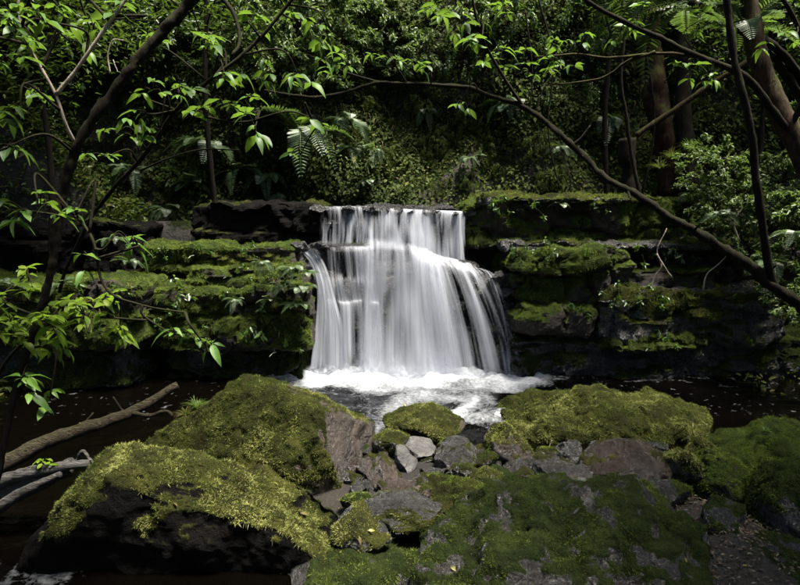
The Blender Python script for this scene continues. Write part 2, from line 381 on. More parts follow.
def boxgrid(nx, ny, nz):
    V = []; F = []; n0 = 0
    def face(axis, sgn, na, nb):
        nonlocal n0
        a = np.linspace(-1, 1, na + 1); b = np.linspace(-1, 1, nb + 1); A, B = np.meshgrid(a, b, indexing='ij')
        p = np.zeros((A.size, 3)); o = [k for k in range(3) if k != axis]
        p[:, axis] = sgn; p[:, o[0]] = A.ravel(); p[:, o[1]] = B.ravel()
        i = (np.arange(na)[:, None] * (nb + 1) + np.arange(nb)[None]).ravel()
        q = np.stack([i, i + nb + 1, i + nb + 2, i + 1], -1)
        flip = (sgn < 0) != (axis == 1)
        if flip: q = q[:, ::-1]
        V.append(p); F.append(q + n0); n0 += len(p)
    for s in (-1, 1): face(0, s, ny, nz); face(1, s, nx, nz); face(2, s, nx, ny)
    v = np.concatenate(V); f = np.concatenate(F)
    key = np.round(v, 6); _, idx, inv = np.unique(key, axis=0, return_index=True, return_inverse=True)
    return v[idx], inv.ravel()[f]

def block(name, label, x0, x1, y0, y1, z0, z1, mat, moss=(0.3, 0.8, 0.6), seed=1, res=0.030, k=20, rough=0.06, strata=0.018, moss_mat=None,
          blades=(9000, 0.020, 0.006), cat='rock ledge', group=None, mask=None, droop=0.5, skew=0.0, cellamp=0.17, lump=0.025):
    s = np.array([(x1 - x0) / 2, (y1 - y0) / 2, (z1 - z0) / 2])
    n = [max(6, min(120, int(2 * q / res))) for q in s]
    n[1] = max(6, min(n[1], 30))
    c, f = boxgrid(*n)
    v = c / (np.sum(np.abs(c) ** k, axis=1, keepdims=True) ** (1 / k))
    nr = unit(np.sign(c) * np.abs(c) ** 3 / s)
    v = v * s; v[:, 2] += s[2]
    wp = v + np.array([(x0 + x1) / 2, (y0 + y1) / 2, z0])
    st = vnoise(np.stack([wp[:, 2] * 5.5 + 1.1 * fbm(wp * 0.9, 3, 3), np.full(len(v), seed * 3.7), wp[:, 0] * 0.35], -1), seed + 2)
    st = np.tanh(st * 7)
    hor = unit(nr * [1, 1, 0] + 1e-9) * np.linalg.norm(nr[:, :2], axis=1, keepdims=True)
    crack = np.abs(vnoise(np.stack([wp[:, 0] * 1.7 + 0.3 * fbm(wp * 2, 8, 2), wp[:, 2] * 0.25, np.full(len(v), seed)], -1), seed + 6))
    wj = np.floor(wp[:, 2] * 2.3 + 0.30 * fbm(wp * 1.3, seed + 41, 3)); fz = wp[:, 2] * 2.3 + 0.30 * fbm(wp * 1.3, seed + 41, 3) - wj
    wu = wp[:, 0] * (1.3 + 0.5 * np.sin(wj * 2.3 + seed)) + 0.45 * fbm(wp * 1.2, seed + 40, 4) + 0.77 * wj; wi_ = np.floor(wu); fu = wu - wi_
    cell = _hash(wi_.astype(np.int64), wj.astype(np.int64), wi_.astype(np.int64) * 0 + 3, seed) - 0.5
    gap = np.minimum(np.minimum(fu, 1 - fu) / 1.4, np.minimum(fz, 1 - fz) / 2.3)
    v = v + hor * (cell * cellamp - (1 - sstep(0, .035, gap)) * 0.07)[:, None]
    v = v + nr * (0.03 * fbm(wp * 9, seed + 50, 4))[:, None]
    v = v + hor * (st * strata)[:, None] + nr * (fbm(wp * 2.1, seed, 5, 0.55) * rough)[:, None] - hor * ((1 - sstep(0, .07, crack)) * 0.07)[:, None]
    v[:, 2] += skew * v[:, 0] * (v[:, 2] > s[2])
    nv = normals_of(v, f)
    if (nv * (v - v.mean(0))).sum() < 0: f = f[:, ::-1]; nv = -nv
    m0, m1, am = moss
    mv = sstep(m0, m1, nv[:, 2] + am * fbm(wp * 1.5 + seed, seed + 9, 4) + 0.12 * st)
    if mask is not None: mv = mv * mask(wp, nv)
    v = v + nv * (mv * (0.4 + 0.35 * fbm(wp * 5, seed + 3, 3) + 0.45 * fbm(wp * 20, seed + 4, 3)) * lump)[:, None]
    o = link(name, mesh(name, v, f, {'moss': mv}, smooth=False), mat, None, ((x0 + x1) / 2, (y0 + y1) / 2, z0)); tag(o, label, cat, group)
    if moss_mat is not None: moss_part(o, v, f, mv, moss_mat, *blades, seed=seed, droop=droop)
    return o
def xz(px, py, Y): p = P(px, py, Y); return p[0], p[2]
def pblock(name, label, box, Y, depth, mat, **kw):
    """front face fills the photo pixel box at depth Y, block reaches back by depth"""
    xa, zt = xz(box[0], box[1], Y); xb, zb = xz(box[2], box[3], Y)
    return block(name, label, xa, xb, Y, Y + depth, zb, zt, mat, **kw)
#@@STRUCTURE
# ------------------------------------------------------------------ the ground, one sheet
def gz(x, y):
    x = np.asarray(x, float); y = np.asarray(y, float)
    q = np.stack([x, y, 0 * x], -1).reshape(-1, 3)
    n = fbm(q * 0.9, 41, 4).reshape(x.shape)
    z = -0.40 + 0.08 * n
    z = z + 0.46 * sstep(5.5, 4.7, y) * sstep(-2.3, -1.2, x) * sstep(3.2, 2.0, x) * np.maximum(sstep(3.1, 3.9, y), sstep(0.2, 0.7, x))       # stony bar in front of the pool
    z = z + 0.10 * sstep(1.5, 2.1, x) * sstep(4.6, 4.0, y)
    z = z + 0.40 * sstep(1.8, 0.8, y)
    z = z + 2.25 * sstep(8.55, 8.75, y)                                                    # the shelf above the fall
    side = np.maximum(0, np.abs(x - 0.2) - 4.6)
    z = z + np.minimum(side * 0.9, 4.5) * (0.8 + 0.2 * n) * sstep(8.9, 8.0, y)
    z = z + np.minimum(np.maximum(0, np.abs(x - 0.2) - 4.2) * 1.2, 3) * sstep(8.2, 8.9, y)
    z = z + 0.12 * n * sstep(20, 40, np.hypot(x, y))
    z = z + 7.6 * sstep(11.6, 15.0, y)
    return z
gx = np.concatenate([np.linspace(-150, -12, 14)[:-1], np.linspace(-12, -4, 40)[:-1], np.linspace(-4, 5, 130)[:-1], np.linspace(5, 12, 36)[:-1], np.linspace(12, 150, 14)])
gy = np.concatenate([np.linspace(-150, -8, 14)[:-1], np.linspace(-8, 2, 26)[:-1], np.linspace(2, 9, 120)[:-1], np.linspace(9, 16, 30)[:-1], np.linspace(16, 160, 14)])
GX, GY = np.meshgrid(gx, gy, indexing='ij'); GZ = gz(GX, GY)
gv = np.stack([GX, GY, GZ], -1).reshape(-1, 3); ny_ = len(gy)
gi = (np.arange(len(gx) - 1)[:, None] * ny_ + np.arange(ny_ - 1)[None]).ravel()
gf = np.stack([gi, gi + ny_, gi + ny_ + 1, gi + 1], -1)
gn = normals_of(gv, gf)
M_GROUND = rock_mat('forest_floor', (0.007, 0.0055, 0.004), (0.028, 0.021, 0.015), *MOSS_D, rough=0.7)
tag(link('ground', mesh('ground', gv, gf, {'moss': sstep(0.3, 0.9, fbm(gv * 0.7, 5, 4) + 0.1)}), M_GROUND), kind='structure')

# the cliff wall behind the fall
def cliff_pt(x, z):
    side = np.maximum(0, np.abs(x - 0.3) - 3.2)
    q = np.stack([x, 0 * x, z], -1).reshape(-1, 3)
    n = fbm(q * 0.55, 61, 4).reshape(x.shape); n2 = fbm(q * 2.2, 71, 4).reshape(x.shape)
    y = 9.35 + 0.30 * (z - 2) - 0.10 * side ** 1.5 + 0.45 * n + 0.13 * n2
    return y
cx_ = np.linspace(-13, 13, 190); cz_ = np.linspace(1.2, 9.4, 84)
CX, CZ = np.meshgrid(cx_, cz_, indexing='ij'); CY = cliff_pt(CX, CZ)
cv = np.stack([CX, CY, CZ], -1).reshape(-1, 3)
ci = (np.arange(len(cx_) - 1)[:, None] * len(cz_) + np.arange(len(cz_) - 1)[None]).ravel()
cf = np.stack([ci, ci + len(cz_), ci + len(cz_) + 1, ci + 1], -1)
M_CLIFF = rock_mat('cliff_earth_and_rock', (0.014, 0.011, 0.008), (0.055, 0.042, 0.03), *MOSS_D, rough=0.8)
tag(link('cliff', mesh('cliff', cv, cf, {'moss': sstep(-0.1, 0.5, fbm(cv * 1.2, 8, 4))}), M_CLIFF), kind='structure')

# ------------------------------------------------------------------ pool and stream water
def water_mat():
    m, nt, out = new_mat('stream_water'); tc = N(nt, 'ShaderNodeTexCoord').outputs['Object']
    at = N(nt, 'ShaderNodeAttribute', attribute_name='foam').outputs['Fac']
    nz = noise_node(nt, tc, 26, 6, 0.7, 0.5); nz2 = noise_node(nt, tc, 9, 4, 0.6)
    f = math_node(nt, 'ADD', at, math_node(nt, 'MULTIPLY', math_node(nt, 'SUBTRACT', nz.outputs[0], 0.5), 1.0))
    f = ramp(nt, f, [(0.28, (0, 0, 0)), (0.62, (.38, .38, .38)), (1.05, (1, 1, 1))]).outputs[0]
    b = N(nt, 'ShaderNodeBsdfPrincipled'); b.inputs['Base Color'].default_value = (0.0009, 0.0007, 0.0005, 1)
    b.inputs['Roughness'].default_value = 0.06; b.inputs['IOR'].default_value = 1.33
    bp = N(nt, 'ShaderNodeBump'); bp.inputs['Strength'].default_value = 0.35; bp.inputs['Distance'].default_value = 0.03
    nt.links.new(nz2.outputs[0], bp.inputs['Height']); nt.links.new(bp.outputs[0], b.inputs['Normal'])
    d = N(nt, 'ShaderNodeBsdfPrincipled'); d.inputs['Base Color'].default_value = (0.38, 0.40, 0.43, 1); d.inputs['Roughness'].default_value = 0.5
    bp2 = N(nt, 'ShaderNodeBump'); bp2.inputs['Strength'].default_value = 0.5; bp2.inputs['Distance'].default_value = 0.03
    nt.links.new(nz.outputs[0], bp2.inputs['Height']); nt.links.new(bp2.outputs[0], d.inputs['Normal'])
    mx = N(nt, 'ShaderNodeMixShader'); nt.links.new(f, mx.inputs[0]); nt.links.new(b.outputs[0], mx.inputs[1]); nt.links.new(d.outputs[0], mx.inputs[2])
    nt.links.new(mx.outputs[0], out.inputs[0]); return m
M_WATER = water_mat()
wx = np.linspace(-7, 7, 420); wy = np.linspace(2.0, 8.5, 230)
WX, WY = np.meshgrid(wx, wy, indexing='ij'); q = np.stack([WX.ravel(), WY.ravel(), 0 * WX.ravel()], -1)
d_fall = np.hypot(np.maximum(0, np.abs(q[:, 0] - 0.05) - 1.25), np.maximum(0, 7.72 - q[:, 1]))
foam = 1.0 * sstep(1.25, 0.05, d_fall + 0.22 * fbm(q * 3, 91, 4)) ** 1.2
flow = np.stack([q[:, 0] * 4.5 + 0.5 * fbm(q * 1.5, 5, 2), q[:, 1] * 1.6, q[:, 2]], -1)
tail = sstep(1.7, 0.1, np.abs(q[:, 0] - 0.55)) * sstep(5.35, 5.7, q[:, 1]) * sstep(7.6, 6.6, q[:, 1])
foam = np.maximum(foam, tail * (0.42 + 0.42 * fbm(flow, 12, 4)))
pa = P(462, 404, 6.55); pb = P(505, 428, 5.95)
rapid = sstep(0.55, 0.2, np.hypot((q[:, 0] - 0.82) / 1.0, (q[:, 1] - 6.2) / 0.95))
foam = np.maximum(foam, rapid * (0.55 + 0.35 * fbm(flow * 1.7, 33, 4)))
line = sstep(0.07, 0.0, np.abs(q[:, 1] - (7.42 + 0.05 * fbm(q * 1.2, 3, 2)))) * sstep(1.2, 1.9, q[:, 0]) * sstep(4.2, 3.2, q[:, 0])
foam = np.maximum(foam, line * 0.55 * (0.6 + 0.6 * fbm(q * 6, 44, 3)))
foam = np.maximum(foam, 0.36 * sstep(0.55, 0.9, fbm(np.stack([q[:, 0] * 14, q[:, 1] * 17, q[:, 2]], -1), 77, 3)) * sstep(5.0, 6.5, q[:, 1]))
left = sstep(0.5, 0.1, np.hypot(q[:, 0] + 2.15, q[:, 1] - 3.55)); foam = np.maximum(foam, left * (0.25 + 0.4 * fbm(flow * 2, 13, 3)))
amp = 0.006 + 0.05 * sstep(1.1, 0.1, d_fall) + 0.035 * rapid
q[:, 2] = amp * fbm(np.stack([q[:, 0] * 5, q[:, 1] * 6, 0 * q[:, 0]], -1), 19, 4) + 0.05 * rapid
wi = (np.arange(len(wx) - 1)[:, None] * len(wy) + np.arange(len(wy) - 1)[None]).ravel()
wf = np.stack([wi, wi + len(wy), wi + len(wy) + 1, wi + 1], -1)
tag(link('pool_water', mesh('pool_water', q, wf, {'foam': foam}), M_WATER), kind='structure')
ux = np.linspace(-1.6, 1.3, 60); uy = np.linspace(8.30, 9.9, 40); UX, UY = np.meshgrid(ux, uy, indexing='ij')
uq = np.stack([UX.ravel(), UY.ravel(), np.zeros(UX.size)], -1); uq[:, 2] = 2.075 + 0.012 * fbm(uq * 5, 4, 3)
ui = (np.arange(59)[:, None] * 40 + np.arange(39)[None]).ravel()
tag(link('upper_stream_water', mesh('upper_stream_water', uq, np.stack([ui, ui + 40, ui + 41, ui + 1], -1), {'foam': np.full(len(uq), 0.15)}), M_WATER), kind='structure')

# ------------------------------------------------------------------ rock steps under the fall
wet = dict(mat=M_FALLROCK, moss=(0.9, 1.4, 0.3), cat='rock step', group='soaked rock steps under the waterfall', k=8, res=0.04, cellamp=0.07)
pblock('rock_step', 'black soaked rock wall under the top lip of the waterfall', (286, 208, 470, 268), 8.34, 0.9, seed=11, strata=0.05, **wet)
pblock('rock_step', 'black stepped rock behind the thin left side of the waterfall', (292, 246, 374, 395), 8.09, 0.8, seed=12, strata=0.10, **wet)
pblock('rock_step', 'black rock bulge behind the thick middle of the waterfall', (368, 262, 478, 395), 8.06, 0.8, seed=13, strata=0.08, **wet)
pblock('rock_step', 'dark dripping rock shoulder at the right edge of the waterfall', (462, 274, 512, 395), 7.98, 0.8, seed=14, strata=0.10, **wet)
pblock('rock_step', 'low black rock foot beside the right edge of the waterfall', (488, 300, 528, 395), 7.84, 0.7, seed=15, strata=0.08, **wet)

# ------------------------------------------------------------------ the waterfall
def fall_mat():
    m, nt, out = new_mat('falling_water')
    at = N(nt, 'ShaderNodeAttribute', attribute_name='cover').outputs['Fac']
    d = N(nt, 'ShaderNodeBsdfPrincipled'); d.inputs['Base Color'].default_value = (0.52, 0.54, 0.60, 1); d.inputs['Roughness'].default_value = 0.4
    d.inputs['Specular IOR Level'].default_value = 0.3
    t = N(nt, 'ShaderNodeBsdfTranslucent'); t.inputs[0].default_value = (0.52, 0.54, 0.60, 1)
    a = N(nt, 'ShaderNodeMixShader'); a.inputs[0].default_value = 0.45
    nt.links.new(d.outputs[0], a.inputs[1]); nt.links.new(t.outputs[0], a.inputs[2])
    tr = N(nt, 'ShaderNodeBsdfTransparent'); mx = N(nt, 'ShaderNodeMixShader')
    nt.links.new(at, mx.inputs[0]); nt.links.new(tr.outputs[0], mx.inputs[1]); nt.links.new(a.outputs[0], mx.inputs[2])
    nt.links.new(mx.outputs[0], out.inputs[0]); return m
M_FALL = fall_mat()
fall_base = P(408, 376, 7.75); fall_base[2] = 0.0
fall = tag(empty('waterfall', fall_base), 'white silky two-tier waterfall pouring over black rock steps into the pool', 'waterfall')
def sheet(lines, nu, nv, cover, seed, fwd=0.0, freq=1.0, edge=0.05, bulge=0.012, endfade=True, fade=0.08, redge=None, gain=0.8):
    """lines: streamlines [(px,py,Y),...] side by side; interpolated into one veil of water"""
    L = []
    for ln in lines:
        p = np.array([P(*a) for a in ln]); L.append(spline(p, nv))
    L = np.array(L); us = np.linspace(0, 1, len(L)); u = np.linspace(0, 1, nu); G = np.zeros((nu, nv, 3))
    for c in range(3):
        for j in range(nv): G[:, j, c] = np.interp(u, us, L[:, j, c])
    U, V = np.meshgrid(u, np.linspace(0, 1, nv), indexing='ij')
    width = np.linalg.norm(L[-1, 0] - L[0, 0]) + np.linalg.norm(L[-1, -1] - L[0, -1]); width *= 0.5
    def st(f, vf, s):
        Uw = U + (0.02 * fbm(np.stack([U.ravel() * 6, V.ravel() * 2.2, 0 * U.ravel() + s], -1), s + 7, 2).reshape(nu, nv)) / max(width, .3)
        q = np.stack([Uw.ravel() * f * width * freq, V.ravel() * vf, np.full(U.size, s * 1.7)], -1); return fbm(q, s, 3, 0.6).reshape(nu, nv)
    s1, s2, s3 = st(9, 0.9, seed), st(26, 0.8, seed + 1), st(70, 0.9, seed + 2)
    G[:, :, 1] -= fwd + bulge * (s1 * 0.8 + s2 * 0.2)
    s0 = st(3.2, 1.3, seed + 5)
    c = cover(U, V) + gain * (0.50 * s0 + 0.42 * s1 + 0.20 * s2 + 0.07 * s3)
    e = sstep(0, edge, U + 0.02 * s2) * sstep(1, 1 - (edge if redge is None else redge), U - 0.06 * s2 - .05 * s1)
    c = np.clip(c, 0, 1) * e * sstep(0, 1, V / (0.02 + fade * (0.5 + 0.5 * np.clip(s1 + s2, -1, 1))))
    if endfade: c = c * sstep(1.0, 0.93, V)
    i = (np.arange(nu - 1)[:, None] * nv + np.arange(nv - 1)[None]).ravel()
    f = np.stack([i, i + nv, i + nv + 1, i + 1], -1)
    link('water_veil', mesh('water_veil', G.reshape(-1, 3) - fall_base, f, {'cover': c.ravel()}), M_FALL, fall)

YT, YM, YB = 8.30, 8.0, 7.72
# upper left tier: thin separate threads
top_left = [[(x, 206, YT + .04), (x + .5, 209, YT - .02), (x + 1, 225, YT - .06), (x, 246, YT - .10)] for x in (319, 332, 345, 358, 373)]
sheet(top_left, 150, 30, lambda U, V: 0.12 + 0.1 * V, 101, 0.0, 1.9, gain=1.0)
sheet(top_left, 150, 30, lambda U, V: 0.0 + 0.1 * V, 105, 0.03, 2.6)
# upper right tier: thick curtain that falls further on its right side
tr_x = (368, 380, 395, 410, 425, 440, 452, 465); tr_b = (250, 250, 251, 254, 262, 270, 274, 275)
top_right = [[(x, 207 + .04 * (x - 368), YT + .03), (x, 211 + .04 * (x - 368), YT - .05), (x, (210 + b) / 2, YT - .12), (x + .5, b, YT - .17)] for x, b in zip(tr_x, tr_b)]
sheet(top_right, 220, 36, lambda U, V: 0.30 + 0.34 * U + 0.1 * V, 111, 0.0, .6, gain=1.0)
sheet(top_right, 220, 36, lambda U, V: 0.16 + 0.30 * U, 118, 0.05, .9, gain=1.0)
sheet(top_right, 220, 36, lambda U, V: -0.05 + 0.30 * U, 173, 0.08, 1.8)
# left slide: runs along the ledge then drops beside the mossy block
slide = [[(299, 249, 7.99), (310, 262, 7.95), (317, 285, 7.90), (316, 320, 7.86), (309, 376, 7.80)],
         [(304, 248, 7.99), (316, 262, 7.94), (324, 290, 7.88), (326, 325, 7.84), (324, 376, 7.78)],
         [(309, 247, 7.99), (321, 263, 7.94), (331, 295, 7.88), (337, 330, 7.84), (338, 376, 7.78)],
         [(314, 247, 7.99), (326, 266, 7.95), (336, 300, 7.90), (345, 335, 7.86), (351, 376, 7.80)]]
sheet(slide, 90, 44, lambda U, V: 0.42 + 0.1 * V, 121, 0.0)
sheet(slide, 90, 44, lambda U, V: 0.22 + 0.0 * V, 125, 0.04, 1.3)
# thin trickles over the dark steps between the slide and the main fall
step_l = [[(x, 245, 8.03), (x + 1, 252, 7.97), (x + 3, 272 + dy, 7.94), (x + 4, 282 + dy, 7.89), (x + 6, 300 - dy, 7.87), (x + 7, 312 - dy, 7.82), (x + 9, 376, 7.76)] for x, dy in ((306, 0), (322, 2), (338, 0), (354, 2), (374, 0))]
sheet(step_l, 200, 60, lambda U, V: -0.08 + 0.42 * U ** 1.5 + 0.06 * np.sin(V * 19 + 9 * U) + 0.15 * V * U, 131, 0.0)
sheet(step_l[2:], 140, 60, lambda U, V: -.1 + 0.35 * U, 135, 0.04, 1.2)
# main fall
main = [[(x0, 236 + .03 * (x0 - 368) + dy, 8.0), (x0 + dx * .15, 254 + dy, 7.90), (x0 + dx * .45, 300, 7.84), (x0 + dx * .8, 345, 7.78), (x0 + dx, 378, 7.72)]
        for x0, dx, dy in ((360, -6, 0), (376, -4, 0), (394, 0, 2), (412, 8, 6), (426, 16, 10), (440, 24, 16))]
sheet(main, 260, 50, lambda U, V: 0.50 + 0.15 * np.sin(U * 9 + .6) - 0.30 * sstep(0.15, 0.35, V) * sstep(0.8, .55, V) * sstep(0.16, 0.04, np.abs(U - .36)) + 0.1 * V, 141, 0.0, fade=.12, edge=.16)
sheet(main, 260, 50, lambda U, V: 0.30 + 0.15 * np.sin(U * 12), 145, 0.05, .8, fade=.25, edge=.2)
sheet(main, 260, 50, lambda U, V: 0.05 + 0.35 * V, 149, 0.09, 0.6, fade=.5, edge=.25)
sheet(main, 260, 50, lambda U, V: 0.22 + 0.15 * V, 147, 0.12, 0.5, fade=.6, edge=.3)
# right fan, spilling round the shoulder
fan = [[(x0, y0 - 5, 8.12), (x0 + dx * .06, y0, 8.0), (x0 + dx * .22, y0 + 8, 7.90), (x0 + dx * .46, y0 + 32, 7.81), (x0 + dx * .74, y0 + 70, 7.75), (x0 + dx, 379, 7.70)]
       for x0, y0, dx in ((412, 252, 8), (426, 256, 18), (440, 260, 30), (453, 263, 40), (464, 266, 48), (474, 268, 52))]
gapm = lambda U, V: 0.55 * sstep(0.25, 0.6, V) * sstep(0.11, 0.02, np.abs(U - .72 - .06 * V)) + 0.35 * sstep(0.35, 0.7, V) * sstep(0.07, 0.01, np.abs(U - .48))
sheet(fan, 240, 50, lambda U, V: 0.62 - 0.35 * U * V - gapm(U, V), 151, 0.02, fade=.05, redge=.3, edge=.15, gain=1.0)
sheet(fan, 240, 50, lambda U, V: 0.40 - 0.40 * U * V - gapm(U, V), 155, 0.06, .7, fade=.2, redge=.35, edge=.2, gain=1.0)
sheet(fan, 240, 50, lambda U, V: 0.26 - 0.35 * U * V - gapm(U, V), 158, 0.10, .5, fade=.5, redge=.5, edge=.3)
rim = [[(466, 267, 8.0), (476, 271, 7.90), (486, 296, 7.81), (497, 335, 7.76), (504, 379, 7.71)],
       [(475, 267, 7.98), (486, 272, 7.88), (497, 298, 7.80), (506, 338, 7.75), (512, 379, 7.71)],
       [(484, 268, 7.96), (496, 277, 7.86), (507, 306, 7.79), (515, 342, 7.75), (521, 379, 7.71)]]
sheet(rim, 90, 44, lambda U, V: 0.34 - 0.45 * U, 161, 0.03, 1.1, gain=1.2, edge=.2, redge=.3)
sheet(rim, 90, 44, lambda U, V: 0.06 - 0.1 * U - .2 * V, 165, 0.06, 1.8, gain=1.2, edge=.2, redge=.3)
# low spray at the foot
def spray(px0, px1, py, Y, h, seed, dens):
    a, b = P(px0, py, Y), P(px1, py, Y); nu, nv = 110, 12
    U, V = np.meshgrid(np.linspace(0, 1, nu), np.linspace(0, 1, nv), indexing='ij')
    hh = h * (0.55 + 0.6 * fbm(np.stack([U.ravel() * 9, 0 * U.ravel(), 0 * U.ravel() + seed], -1), seed, 3)).reshape(nu, nv)
    G = np.zeros((nu, nv, 3)); G[:, :, 0] = a[0] + (b[0] - a[0]) * U; G[:, :, 2] = V * np.maximum(hh, .03)
    G[:, :, 1] = Y + 0.10 * np.sin(U * 17 + seed) * .4 + 0.16 * (V - .3) ** 2 + 0.05 * fbm(np.stack([U.ravel() * 14, V.ravel() * 2, 0 * U.ravel()], -1), seed + 3, 3).reshape(nu, nv)
    c = dens * (1 - V) ** 1.3 * sstep(0, .12, U) * sstep(1, .88, U) * (0.8 + 0.5 * fbm(np.stack([U.ravel() * 16, V.ravel() * 3, 0 * U.ravel()], -1), seed + 5, 3).reshape(nu, nv))
    i = (np.arange(nu - 1)[:, None] * nv + np.arange(nv - 1)[None]).ravel()
    link('spray', mesh('spray', G.reshape(-1, 3) - fall_base, np.stack([i, i + nv, i + nv + 1, i + 1], -1), {'cover': np.clip(c, 0, 1).ravel()}), M_FALL, fall)
for k, (a, b, Y, h, dn) in enumerate(((300, 360, 7.72, .16, .7), (335, 450, 7.64, .36, .6), (340, 440, 7.55, .26, .45), (420, 520, 7.62, .24, .5), (310, 500, 7.5, .12, .4), (325, 480, 7.60, .5, .25))):
    spray(a, b, 377, Y, h, 200 + k, dn)

for k, (px, py, w) in enumerate(((317, 208, 8), (349, 209, 6), (373, 209, 9), (398, 210, 5), (429, 211, 8), (437, 213, 5), (468, 213, 8), (386, 210, 4), (411, 212, 4), (455, 214, 4), (300, 246, 9), (318, 245, 8), (497, 276, 9), (506, 292, 9), (514, 316, 9))):
    boulder('stone', 'small black wet stone on the brink of the waterfall', (px - w, py - w * .5, px + w, py + w * .6), 8.27 if k < 10 else 7.95 if k < 12 else 7.86, .10, M_FALLROCK, moss=(1.2, 1.6, .3), seed=240 + k, sub=4, rough=.16, cat='stone', group='wet stones on the waterfall brink')
# ------------------------------------------------------------------ rock ledges beside the fall
ML = dict(mat=M_ROCK_G, moss_mat=M_MOSS_G)
# right bank
pblock('rock_ledge', 'long topmost mossy ledge to the right of the waterfall lip', (466, 202, 700, 246), 8.15, 1.5, seed=21, moss=(-0.75, 0.3, 1.0), **ML)
pblock('rock_ledge', 'thin flat capstone slab on the topmost ledge right of the waterfall', (480, 197, 665, 203), 8.10, 0.8, seed=22, moss=(0.2, 0.9, 0.6), strata=0.02, mat=M_ROCK_MID, moss_mat=M_MOSS_G)
pblock('rock_ledge', 'thin pale-edged slab running over the dark recess on the right bank', (500, 242, 770, 250), 8.0, 1.0, seed=23, moss=(0.5, 1.0, 0.6), strata=0.02, rough=.03, mat=M_ROCK_MID, moss_mat=M_MOSS_G)
pblock('rock_ledge', 'bright mossy square block just right of the waterfall shoulder', (512, 250, 632, 302), 7.72, 1.2, seed=24, moss=(-0.75, 0.3, 1.0), **ML)
pblock('rock_ledge', 'dark recessed rock under the thin slab on the right bank', (620, 250, 830, 300), 8.25, 0.8, seed=25, moss=(0.5, 1.0, 0.6), **ML)
pblock('rock_ledge', 'thick grey-topped block with mossy front below the pale twigs', (602, 291, 786, 345), 7.55, 1.3, seed=26, moss=(-0.75, 0.3, 1.0), mask=lambda p, n: 1 - 0.9 * sstep(.75, .95, n[:, 2]) * (vnoise(p * 2.2, 4) > -.2), mat=M_ROCK_MID, moss_mat=M_MOSS_G)
pblock('rock_ledge', 'small moss-capped block tucked beside the falling water', (518, 309, 606, 337), 7.5, 0.9, seed=27, moss=(-0.75, 0.3, 1.0), k=4, **ML)
pblock('rock_ledge', 'low moss-humped slab under the thick grey-topped block', (600, 336, 700, 354), 7.42, 0.8, seed=28, moss=(-0.1, 0.5, 0.7), k=4, **ML)
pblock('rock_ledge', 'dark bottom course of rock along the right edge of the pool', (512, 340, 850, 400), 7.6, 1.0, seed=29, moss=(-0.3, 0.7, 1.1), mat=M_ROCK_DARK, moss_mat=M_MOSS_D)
pblock('rock_ledge', 'thin mossy plate lying in the dark recess of the right bank', (632, 268, 726, 290), 7.9, 0.6, seed=30, moss=(0.0, 0.5, 0.6), k=5, **ML)
# left bank
pblock('rock_ledge', 'rock wall left of the waterfall lip, recess shade put into its black colour', (190, 204, 322, 252), 8.35, 1.2, seed=41, moss=(0.75, 1.4, 0.7), mat=M_ROCK_SHADE, moss_mat=M_MOSS_D)
pblock('rock_ledge', 'moss-topped upper ledge of the left bank', (140, 246, 296, 272), 7.75, 1.2, seed=42, moss=(-0.75, 0.3, 1.0), **ML)
pblock('rock_ledge', 'short mossy ledge step set on the left bank under the upper ledge', (188, 268, 300, 290), 7.50, 1.0, seed=43, moss=(-0.75, 0.3, 1.0), **ML)
pblock('rock_ledge', 'big mossy block with overhanging fern edge left of the waterfall', (150, 289, 312, 352), 7.30, 1.4, seed=44, moss=(-0.75, 0.3, 1.0), **ML)
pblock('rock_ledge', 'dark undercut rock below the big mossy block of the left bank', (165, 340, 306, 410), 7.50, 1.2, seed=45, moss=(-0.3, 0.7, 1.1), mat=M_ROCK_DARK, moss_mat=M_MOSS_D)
pblock('rock_ledge', 'long straw-covered ledge of the left bank behind the yellow-green leaves', (-60, 282, 146, 346), 7.0, 1.6, seed=46, moss=(-0.75, 0.3, 1.0), **ML)
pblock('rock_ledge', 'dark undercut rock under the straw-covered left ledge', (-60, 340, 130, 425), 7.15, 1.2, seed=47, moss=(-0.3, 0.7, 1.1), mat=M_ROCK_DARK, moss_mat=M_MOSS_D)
pblock('rock_ledge', 'upper rock shelf with shade put into its dark colour at the far end of the left bank', (-80, 225, 145, 284), 7.9, 1.2, seed=48, moss=(0.75, 1.4, 0.7), mat=M_ROCK_SHADE, moss_mat=M_MOSS_D)

# ------------------------------------------------------------------ boulders and stones of the foreground
YB_ = (30000, 0.015, 0.004)
def undercut(v, rx, ry, rz):
    t = sstep(0.25, -0.7, v[:, 2] / rz) * (v[:, 1] < 0)
    v[:, 1] += t * 0.15 * ry; return v
boulder('boulder', 'long overhanging boulder with moss on top and shade put into its black front', (6, 467, 398, 730), 3.66, 0.26, M_ROCK_SHADE, moss=(0.22, 0.6, 0.4), mfreq=4., seed=52, sub=7, boxy=2.8,
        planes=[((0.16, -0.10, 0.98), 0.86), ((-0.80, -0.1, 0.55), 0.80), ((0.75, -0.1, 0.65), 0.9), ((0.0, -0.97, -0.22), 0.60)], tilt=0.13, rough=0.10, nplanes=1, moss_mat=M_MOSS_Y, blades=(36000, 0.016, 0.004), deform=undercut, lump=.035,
        mask=lambda v, n: sstep(0.42, 0.56, v[:, 2] + .13 * v[:, 0] + .08 * fbm(v * 3, 9, 3)))
